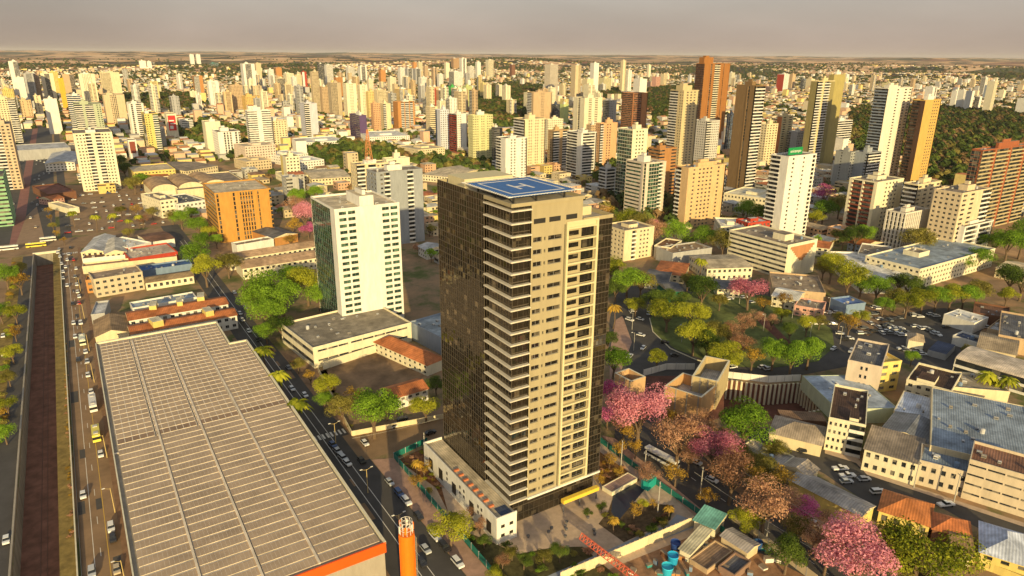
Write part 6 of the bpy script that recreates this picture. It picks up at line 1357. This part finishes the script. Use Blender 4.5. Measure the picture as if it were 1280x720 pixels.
# roundabout and streets on the right
for px, py, rz, cn, lb in ((791,389,60,'white',N), (800,399,20,'white',N), (810,392,-40,'silver',N), (787,400,10,'white',N), (801,419,25,'white','white car entering the roundabout beside the lane island'), (804,435,-60,'white','white car on the roundabout nearest the tower side'), (787,446,-60,'silver',N), (843,444,60,'black',N), (831,428,50,'black',N),
    (916,459,78,'white','white car on the road behind the tallest shell'), (953,459,80,'white',N), (960,461,80,'silver',N), (955,474,75,'white',N), (1042,436,-80,'white','white car on the roundabout near the pale blue roofed hall'), (1064,439,-70,'silver',N), (1050,417,40,'white',N), (1041,405,50,'white',N), (1056,424,40,'black',N), (1062,423,40,'white',N), (1023,405,60,'white',N), (1022,399,60,'white',N), (1026,391,70,'white',N), (1037,391,70,'white',N), (1046,391,70,'silver',N),
    (1050,586,62,'white','white pickup at the upper kerb of the right-hand street'), (1059,595,62,'white','white car in the middle of the right-hand street beside the pickup'), (1058,602,62,'silver',N), (1080,599,62,'silver','grey car at the kerb below the stained roofed shop'), (1097,615,65,'white','white car parked at the end of the long pale warehouse'), (1182,631,68,'white','white pickup beside the orange hipped houses'), (1006,564,60,'black',N), (1018,655,12,'white','white convertible car under the magenta tree'), (870,578,12,'silver',N), (890,600,12,'white',N), (1085,583,62,'black',N),
    (1003,557,60,'grey',N), (914,350,70,'white',N), (905,345,70,'white',N), (930,372,75,'white',N), (912,374,75,'white',N), (939,378,75,'silver',N), (945,600,12,'silver',N)):
    kd = 'pickup' if lb and 'pickup' in lb else None; car(px, py, rz, cn, kd, lb)
# car park rows
for px, py in ((1098,409),(1104,408),(1110,406),(1116,410),(1120,412),(1126,411),(1130,414),(1135,417),(1088,404),(1092,414),(1114,417),(1122,417),(1128,419),(1144,408),(1150,410),(1157,411),(1163,413),(1168,416),(1170,417),(1172,418),(1180,401),(1184,399),(1187,401),(1189,404),(1183,409),(1190,397),(1188,395),(1208,410),(1212,410),(1214,412),(1210,407),(1233,402),(1234,409),(1128,436),(1133,438),(1146,438),(1150,440),(1153,443),(1142,437),(1148,436),(1100,399),(1106,401),(1112,400),(1118,399),(1124,398),(1093,384),(1099,386),(1144,395),(1150,396),(1141,393),(1163,393),(1170,395),(1085,396),(1090,393),(1096,391),(1080,410),(1084,417),(1077,417),(1108,414),(1102,416)):
    car(px, py, rc_.choice([60, 60, 60, 150, 62]), rc_.choice(['white', 'white', 'silver', 'white', 'grey', 'black']), group='cars in the busy car park', lod=1)
rcp = random.Random(31)
for i in range(11):
    for j in range(8):
        if rcp.random() < .72:
            X = -10+i*7.2+rcp.uniform(-.6, .6); Y = 606+j*23+rcp.uniform(-1.5, 1.5)
            if all(not (a[0] < X < a[2] and a[1] < Y < a[3]) for a in GRID.get((int(X//60), int(Y//60)), ())): car_at(X, Y, R2(rcp.choice([0, 0, 90])), lod=1, group='cars in the palm tree car park')
for i in range(44):
    lane = rcp.choice([-62, -58, -53, -49, -35, -31, -27, -22]); Y = rcp.uniform(600, 1150); car_at(lane, Y, rcp.choice([0, math.pi]), lod=1, group='cars on the shaded avenue')
# buses and trucks
def bus(px, py, rz, col, label, L_=11.5, yellow=False):
    X, Y = G(px, py, 1.5); t = thing('bus', label, 'bus', (X, Y, .05), R2(rz)); b = MB(); b.box(-1.25, -L_/2, .35, 1.25, L_/2, 1.3); b.box(-1.22, -L_/2+.05, 2.3, 1.22, L_/2-.05, 3.1); b.build('body', pmat('bus_paint', col, .35, .05, 1, spec=.5), t)
    g_ = MB(); g_.box(-1.2, -L_/2+.03, 1.3, 1.2, L_/2-.03, 2.3); g_.build('window_band', carg, t)
    for y in (-.3, .3): a = MB(); a.box(-.7, y*L_-.8, 3.1, .7, y*L_+.8, 3.35); a.build('air_conditioner', wallm('tin'), t)
    for sx in (-1, 1):
        for y in (-.33, .3): w_ = MB(); w_.cyl((sx*1.1-.15, y*L_, .45), (sx*1.1+.15, y*L_, .45), .45, .45, 10); w_.build('wheel', tyre, t)
bus(116, 504, 0, (.68, .68, .66), 'white bus with grey roof parked on the avenue by the solar warehouse'); bus(120, 542, 0, (.7, .62, .1), 'bus with a bright yellow nose on the avenue beside the solar warehouse', 9)
bus(103, 425, 0, (.62, .66, .5), 'pale bus on the avenue in front of the brown gabled shed', 9); bus(827, 572, 8, (.72, .72, .7), 'white bus parked under the trees of the right-hand avenue', 13)
bus(45, 306, 88, (.75, .62, .08), 'yellow bus on the bridge over the rail trench', 12); bus(10, 310, 88, (.7, .7, .68), 'white bus on the bridge at the left edge', 12); bus(60, 299, 88, (.7, .68, .6), 'white bus at the right end of the bridge', 10)
# ================================================================ STREET FURNITURE
polem = pmat('galvanised_pole', (.55, .42, .18), .6, .1, 2); polg = pmat('grey_pole', (.4, .38, .34), .7, .1, 2)
def lamp(px, py, h, label=None, arms=2, mat=None):
    X, Y = G(px, py); t = thing('street_lamp', label, 'street lamp', (X, Y, 0), 0, 'street lamps'); m = MB(); m.cyl((0, 0, 0), (0, 0, h), .14, .08, 7); m.build('pole', mat or polem, t)
    for s in ((-1, 1) if arms == 2 else (-1,)):
        m = MB(); m.cyl((0, 0, h-.3), (s*1.7, 0, h+.35), .05, .04, 5); m.build('arm', mat or polem, t); m = MB(); m.box(s*1.7-.4, -.16, h+.3, s*1.7+.4, .16, h+.45); m.build('lamp_head', wallm('white'), t)
    if not label: PEND.append((t, 'double armed street lamp' if arms == 2 else 'single armed street lamp', X, Y))
lamp(144, 641, 8.6, 'yellowish street lamp beside the two parked cars at the solar warehouse', 1); lamp(158, 735, 8.6, 'street lamp at the bottom edge of the avenue', 1); lamp(134, 572, 8.6, None, 1); lamp(118, 478, 8.6, None, 1); lamp(112, 440, 8.6, None, 1); lamp(106, 400, 8.6, None, 1); lamp(101, 365, 8.6, None, 1)
lamp(460, 616, 8.5, 'double armed lamp in the middle strip of the side street'); lamp(420, 556, 8.5); lamp(500, 675, 8.5)
for q in ((792,438),(852,428),(790,412),(1005,414),(954,414),(924,380),(1018,400),(1071,410),(970,396),(1035,392),(1130,392),(1050,430),(1012,425),(990,398)): lamp(q[0], q[1], 9, None, 1, polg)
for q in ((875,620),(822,640),(805,598),(776,585),(1062,722),(958,672),(531,575),(1030,560),(1192,628),(1142,610)):
    X, Y = G(*q); t = thing('utility_pole', None, 'pole', (X, Y, 0), R2(60), 'utility poles'); m = MB(); m.cyl((0, 0, 0), (0, 0, 10.5), .2, .13, 7); m.build('pole', polg, t)
    m = MB(); m.box(-1.1, -.07, 9.6, 1.1, .07, 9.75); m.build('crossarm', polg, t); PEND.append((t, 'concrete utility pole with crossarm', X, Y))
def cable(label, a, b, h=9.6, sag=.8):
    A, B = Vector((*G(*a, h), h)), Vector((*G(*b, h), h)); m = MB(); pr = A
    for i in range(12): f = (i+1)/12; q = A.lerp(B, f)-Vector((0, 0, sag*4*f*(1-f))); m.cyl(pr, q, .045, .045, 4, 0, False); pr = q
    tag(m.build('power_cable', polg), label, 'cable')
cable('lower pale power cable strung above the right-hand avenue', (868,590), (1060,712)); cable('upper pale power cable strung above the right-hand avenue', (930,590), (1130,712)); cable('power cable along the bottom of the cross street', (440,548), (560,520), 7, .5)
# fences round the tower site
teal = pmat('teal_screen', (.015, .17, .14), .7, .15, 1)
wall_run('screen_fence', 'dark teal screen fence between the pink pavement and the tower garden', 'fence', [(76.1, 98), (76.1, 193), (90, 196)], 2.2, .1, teal, post=4)
wall_run('screen_fence', 'dark teal screen fence between the tower grounds and the right-hand avenue', 'fence', [(750,553),(812,600),(868,640),(905,668)], 2.2, .1, teal, True, post=4)
wall_run('ribbed_fence', 'cream corrugated fence between the bluish path and the building site', 'fence', [(700,728),(790,690),(878,652)], 3.2, .14, wallm('cream'), True, rib=1.6)
wall_run('panel_fence', 'grey panel fence between the building site and the right-hand avenue', 'fence', [(915,650),(960,684),(1020,730)], 2.8, .14, wallm('beige'), True, post=3)
wall_run('lot_wall', 'low pale wall along the street side of the vacant lot', 'wall', [(398,465),(440,545),(556,523)], 2.0, .25, wallm('cream'), True)
wall_run('lot_wall', 'graffiti marked cream wall along the podium side of the vacant lot', 'wall', [(404,462),(487,435)], 3.6, .3, wallm('ivory'), True)
wall_run('kerb_wall', 'curving pale kerb round the park side of the roundabout', 'kerb', [(812,398),(816,415),(838,436),(870,450),(905,459)], .35, .4, wallm('ivory'), True)
# orange column
X, Y, h = boxat(508, 666, 767)
t = thing('signal_column', 'bright orange round column topped with white antennas at the bottom edge', 'tower', (X, Y, 0)); m = MB(); m.cyl((0, 0, 0), (0, 0, h), 1.85, 1.85, 24); m.build('shaft', pmat('orange_shaft', (.85, .19, .01), .5, .08, .6), t)
for k in range(8): q = MB(); a = k*.785; q.cyl((1.9*math.cos(a), 1.9*math.sin(a), 0), (1.9*math.cos(a), 1.9*math.sin(a), h), .06, .06, 4); q.build('rib', pmat('orange_shaft', (.85, .19, .01), .5, .08, .6), t)
m = MB(); wt = wallm('white')
for k in range(10): a = k*.628; m.cyl((1.5*math.cos(a), 1.5*math.sin(a), h), (1.5*math.cos(a), 1.5*math.sin(a), h+3.4), .06, .06, 5); b = a+.628; m.cyl((1.5*math.cos(a), 1.5*math.sin(a), h+1.6), (1.5*math.cos(b), 1.5*math.sin(b), h+3.2), .04, .04, 4)
for z in (1.2, 2.4, 3.4):
    for k in range(10): a = k*.628; b = a+.628; m.cyl((1.5*math.cos(a), 1.5*math.sin(a), h+z), (1.5*math.cos(b), 1.5*math.sin(b), h+z), .05, .05, 4)
m.build('antenna_cage', wt, t)
for k in range(6): a = k*1.05; q = MB(); q.box(-.22, -.1, 0, .22, .1, 1.9); o = q.build('antenna_panel', wt if k % 2 else pmat('orange_shaft', (.85, .19, .01), .5, .08, .6), t, (1.75*math.cos(a), 1.75*math.sin(a), h+.5+.3*(k % 3)), a+1.57)
m = MB(); m.cyl((2.3, -.3, 0), (2.3, -.3, h-2), .05, .05, 4); m.cyl((2.3, .3, 0), (2.3, .3, h-2), .05, .05, 4); 
for z in range(1, int(h-2)*2): m.cyl((2.3, -.3, z/2), (2.3, .3, z/2), .03, .03, 4)
m.build('ladder', polg, t)
# building site: gantry boom, tanks, cabins, gate
redm = pmat('red_steel', (.62, .14, .08), .6, .1, 1)
A = Vector((*G(727, 672, 3.5), 3.5)); B = Vector((*G(800, 728, 3.5), 3.5))
t = thing('crane_boom', 'red lattice crane boom lying across the bluish path and the fence', 'crane', tuple(A)); d = (B-A); n_ = 16; u = d.normalized(); s = Vector((-u.y, u.x, 0))*.9; m = MB()
for i in range(n_):
    a, b = d*(i/n_), d*((i+1)/n_); up_ = Vector((0, 0, 1.6))
    for p, q in ((a-s, b-s), (a+s, b+s), (a+up_, b+up_), (a-s, b+up_), (a+s, b+up_), (a-s, a+up_), (a+s, a+up_), (a-s, a+s)): m.cyl(p, q, .11, .11, 4, 0, False)
m.build('lattice', redm, t)
for f in (.3, .8): q = MB(); p = d*f; q.cyl((p.x, p.y, -3.5), (p.x, p.y, 0), .2, .2, 6); q.build('support_leg', redm, t)
bluep = pmat('blue_plastic', (.02, .22, .5), .45, .06, 1)
for px, py, r_, c, lb in ((841,700,1.45,(.02,.30,.55),'bright blue open water tank in the building site'), (834,714,1.5,(.03,.38,.55),'turquoise round tank lid nearest the bottom edge'), (844,684,1.35,(.02,.05,.2),'dark navy round tank beside the corrugated fence'), (948,683,1.0,(.03,.08,.22),'small navy drum beside the metal roofed shed')):
    X, Y = G(px, py, 1); t = thing('water_tank', lb, 'tank', (X, Y, 0)); m = MB(); m.cyl((0, 0, 0), (0, 0, 2.6), r_*.85, r_, 20, 0, False); n0 = 20
    m.cyl((0, 0, 2.2), (0, 0, 2.25), r_*.9, r_*.9, 20); m.build('tank_body', pmat('tank_plastic', c, .4, .05, 1), t); q = MB(); q.cyl((0, 0, 2.5), (0, 0, 2.75), r_*1.08, r_*1.08, 20, 0, False); q.build('rim', pmat('tank_plastic', tuple(min(1, v*1.6) for v in c), .4, .05, 1), t)
low('shed', 'grey corrugated metal roofed shed inside the building site', (902,670), (934,690), (918,662), 3, 'beige', 'gable', (.5,.45,.42), rh=.8, left='w1', front='w1', short='the site shed')
low('gatehouse', 'turquoise and cream roofed gatehouse of the building site', (868,650), (893,661), (884,636), 3.5, 'ivory', 'shed', (.2,.5,.42), rh=.8, left='w1', front='w1', short='the turquoise gatehouse')
low('canopy', 'cream roofed walkway leading from the gatehouse into the building site', (850,686), (862,692), (884,662), 3, 'ivory', 'shed', (.6,.55,.38), rh=.3, left='w1', front='w1')
low('deck', 'wooden formwork deck beside the cream walkway', (862,700), (884,714), (886,672), 1.2, 'tan', 'flat', (.3,.2,.13), left='w1', front='w1', top=False, parapet=.4)
low('site_container', 'grey concrete basin with raised brown rim in the building site', (898,710), (918,722), (928,698), 1.5, (.3,.2,.15), 'flat', 'dkgrey', left='w1', front='w1', top=False, parapet=.8)
low('gate_cabin', 'small bright teal guard cabin in the avenue fence of the tower', (802,600), (811,604), (808,590), 3, (.02,.35,.32), 'flat', (.02,.4,.36), left='w1', front='w1', top=False, parapet=0)
rz_ = random.Random(5)
for i in range(46):
    px, py = rz_.uniform(790, 985), rz_.uniform(668, 722)
    if py < 722-(px-740)*.0 and py < 640+(1010-px)*.30: continue
    X, Y = G(px, py); c = rz_.choice(['tan', 'white', 'brown', 'blue', 'grey', 'orange', 'teal']); a, b, h_ = rz_.uniform(.8, 2.6), rz_.uniform(.6, 1.6), rz_.uniform(.4, 1.4)
    m = MB(); m.box(-a/2, -b/2, 0, a/2, b/2, h_); m.box(-a/2-.06, -b/2-.06, h_, a/2+.06, b/2+.06, h_+.12, 1)
    for k in range(3): m.box(-a/2+a*k/3+.05, -b/2-.05, .05, -a/2+a*k/3+.12, -b/2, h_, 1)
    o = m.build('material_crate', [wallm(c), wallm('fibre')], None, (X, Y, .03), rz_.uniform(0, 3)); tag(o, None, 'crate', 'stacked building materials'); PEND.append((o, c.replace('teal', 'turquoise')+' bundle of building materials', X, Y))
# entrance canopy, pergola and small things of the tower plaza
X, Y = G(693, 640, 3); t = thing('entrance_canopy', 'bright yellow entrance beam in front of the dark tower lobby', 'canopy', (MX+17, MY-3.2, 0)); m = MB(); m.box(0, 0, 3.2, 13.5, 1.4, 4.4); m.build('beam', pmat('yellow_panel', (.75, .52, .06), .5, .05, 1), t)
for x in (.5, 6.5, 13): q = MB(); q.box(x-.15, .5, 0, x+.15, .8, 3.2); q.build('post', wallm('dkgrey'), t)
low('pavilion', 'low pinkish terrace roof over the dark pool of the tower garden', (765,616), (797,598), (759,605), 1.3, 'ivory', 'flat', (.42,.28,.24), left='w1', front='w1', top=False, parapet=.15)
for i in range(14):
    px, py = rz_.uniform(650, 745), rz_.uniform(648, 690)
    X, Y = G(px, py)
    if not (92 < X < 128 and 112 < Y < 136): continue
    m = MB(); m.cyl((0, 0, 0), (0, 0, .7), .35, .5, 10); m.cyl((0, 0, .7), (0, 0, .72), .5, .5, 10)
    o = m.build('planter', wallm('dkgrey'), None, (X, Y, .03)); tag(o, None, 'planter', 'planters on the plaza'); PEND.append((o, 'dark round planter on the plaza', X, Y))
# hedges and low planting round the plaza: small shrubs
def shrubs(px_poly, n, kinds, r0_, r1_, lbl='low shrub', pix=True):
    P = [G(*q) for q in px_poly] if pix else px_poly; xs = [p[0] for p in P]; ys = [p[1] for p in P]; c = 0; tr_ = 0
    while c < n and tr_ < n*40:
        tr_ += 1; x, y = rz_.uniform(min(xs), max(xs)), rz_.uniform(min(ys), max(ys))
        if not inside(x, y, P): continue
        k = rz_.choice(kinds); t = thing('shrub', None, 'shrub', (x, y, -.35), rz_.uniform(0, 6), 'garden shrubs'); R_ = rz_.uniform(r0_, r1_); t.scale = (R_, R_, R_*.7)
        obj('foliage', LO[k][rz_.randrange(3)], t); t.location.z = -R_*.35; c += 1; PEND.append((t, {'dark': 'dark green', 'olive': 'brownish', 'bare': 'reddish brown', 'ochre': 'ochre', 'lime': 'lime', 'green': 'green'}[k]+' low shrub', x, y))
shrubs([(76.8,98),(104,98),(103,124),(96,128),(86,131),(80,150),(77,175)], 60, ['dark', 'olive', 'bare', 'green'], .9, 1.9, pix=False)
shrubs([(748,640),(768,650),(790,672),(838,648),(840,636),(800,665),(775,655),(758,650)], 26, ['dark', 'olive', 'bare'], .7, 1.4)
shrubs([(500,578),(530,565),(556,600),(552,628)], 22, ['ochre', 'lime', 'bare', 'olive'], .7, 1.3)
shrubs([(752,565),(798,600),(785,610),(750,600)], 22, ['ochre', 'bare'], .6, 1.2)
shrubs([(16,330),(22,330),(4,560),(-6,560)], 34, ['lime', 'green', 'ochre', 'olive'], 1.2, 2.6)
shrubs([(81,430),(84,430),(97,720),(88,720)], 40, ['ochre', 'bare'], .5, .9)
shrubs([(400,468),(410,500),(442,542),(436,520),(412,480)], 12, ['olive', 'ochre'], .8, 1.6)
for i in range(9):    # zebra crossings and dashes
    sheet('road_marking', rect(55.4+i*1.5, 217.5, 56.1+i*1.5, 221), .05, white_p, False)
    sheet('road_marking', rect(-14.6+i*1.0, 540, -14.1+i*1.0, 544), .05, white_p, False)
for i in range(26): sheet('road_marking', rect(-10.7, 110+i*16, -10.55, 114+i*16), .045, white_p, False)
for i in range(14):
    a_ = Vector(G(790+18.5*i, 545+13*i)); b_ = Vector(G(796+18.5*i, 549.2+13*i)); n_ = Vector((b_.y-a_.y, a_.x-b_.x)).normalized()*.08
    sheet('road_marking', [tuple(a_-n_), tuple(b_-n_), tuple(b_+n_), tuple(a_+n_)], .05, white_p, False)
for i in range(14):
    px_, py_ = rz_.uniform(60, 175), rz_.uniform(330, 700)
    X, Y = rz_.uniform(-14.5, -6.5), rz_.uniform(120, 530); s_ = rz_.uniform(1.2, 3); sheet('road_patch', rect(X-s_*.5, Y-s_*2, X+s_*.5, Y+s_*2), .033, asph, False)
for i in range(10):
    X, Y = rz_.uniform(56, 66), rz_.uniform(130, 380); s_ = rz_.uniform(.8, 2); sheet('road_patch', rect(X-s_*.5, Y-s_*2.5, X+s_*.5, Y+s_*2.5), .033, asph2, False)
# ================================================================ HAZE
hz = MB(); hz.box(-46500, -3500, -30, 46500, 61500, 260)
hm = bpy.data.materials.new('haze'); hm.use_nodes = True; t = hm.node_tree; t.nodes.clear(); ou = t.nodes.new('ShaderNodeOutputMaterial'); pv = t.nodes.new('ShaderNodeVolumePrincipled')
pv.inputs['Density'].default_value = 2.2e-5; pv.inputs['Color'].default_value = (.86, .84, .84, 1); pv.inputs['Anisotropy'].default_value = 0.
t.links.new(pv.outputs[0], ou.inputs['Volume'])
o = hz.build('haze', hm); o['kind'] = 'stuff'
# ================================================================ WORDING OF THE PENDING LABELS
ORD = ['nearest', 'second nearest', 'third nearest', 'fourth nearest', 'fifth nearest', 'sixth nearest', 'seventh nearest', 'eighth nearest', 'ninth nearest', 'tenth nearest', 'eleventh nearest', 'twelfth nearest']
LP = [(x, y, s, proj(x, y, 0)) for x, y, s in LAND]; from collections import defaultdict
bk = defaultdict(list)
for o, d, x, y in PEND:
    p = proj(x, y, 0); q = min(LP, key=lambda l: (l[3][0]-p[0])**2+((l[3][1]-p[1])*1.6)**2)
    dx, dy = p[0]-q[3][0], p[1]-q[3][1]; side = ('right of' if dx > 0 else 'left of') if abs(dx) > abs(dy)*1.5 else ('in front of' if dy > 0 else 'behind')
    bk[(d, side, q[2])].append((math.hypot(dx, dy), o))
def lab(d, side, s, i, n):
    t_ = f'{d} {side} {s}' if n == 1 else f'{ORD[min(i, 11)]} {d} {side} {s}'
    w_ = t_.split()
    if len(w_) > 16: t_ = t_.replace(' apartment', '').replace('distant ', '').replace('lining the excavation pit', '')
    return t_
for (d, side, s), l in bk.items():
    l.sort(key=lambda a: a[0])
    for i, (_, o) in enumerate(l):
        o['label'] = lab(d, side, s, i, len(l))
print('objects', len(bpy.data.objects), 'lots', len(lots), 'trees', len(HT_), 'land', len(LAND))
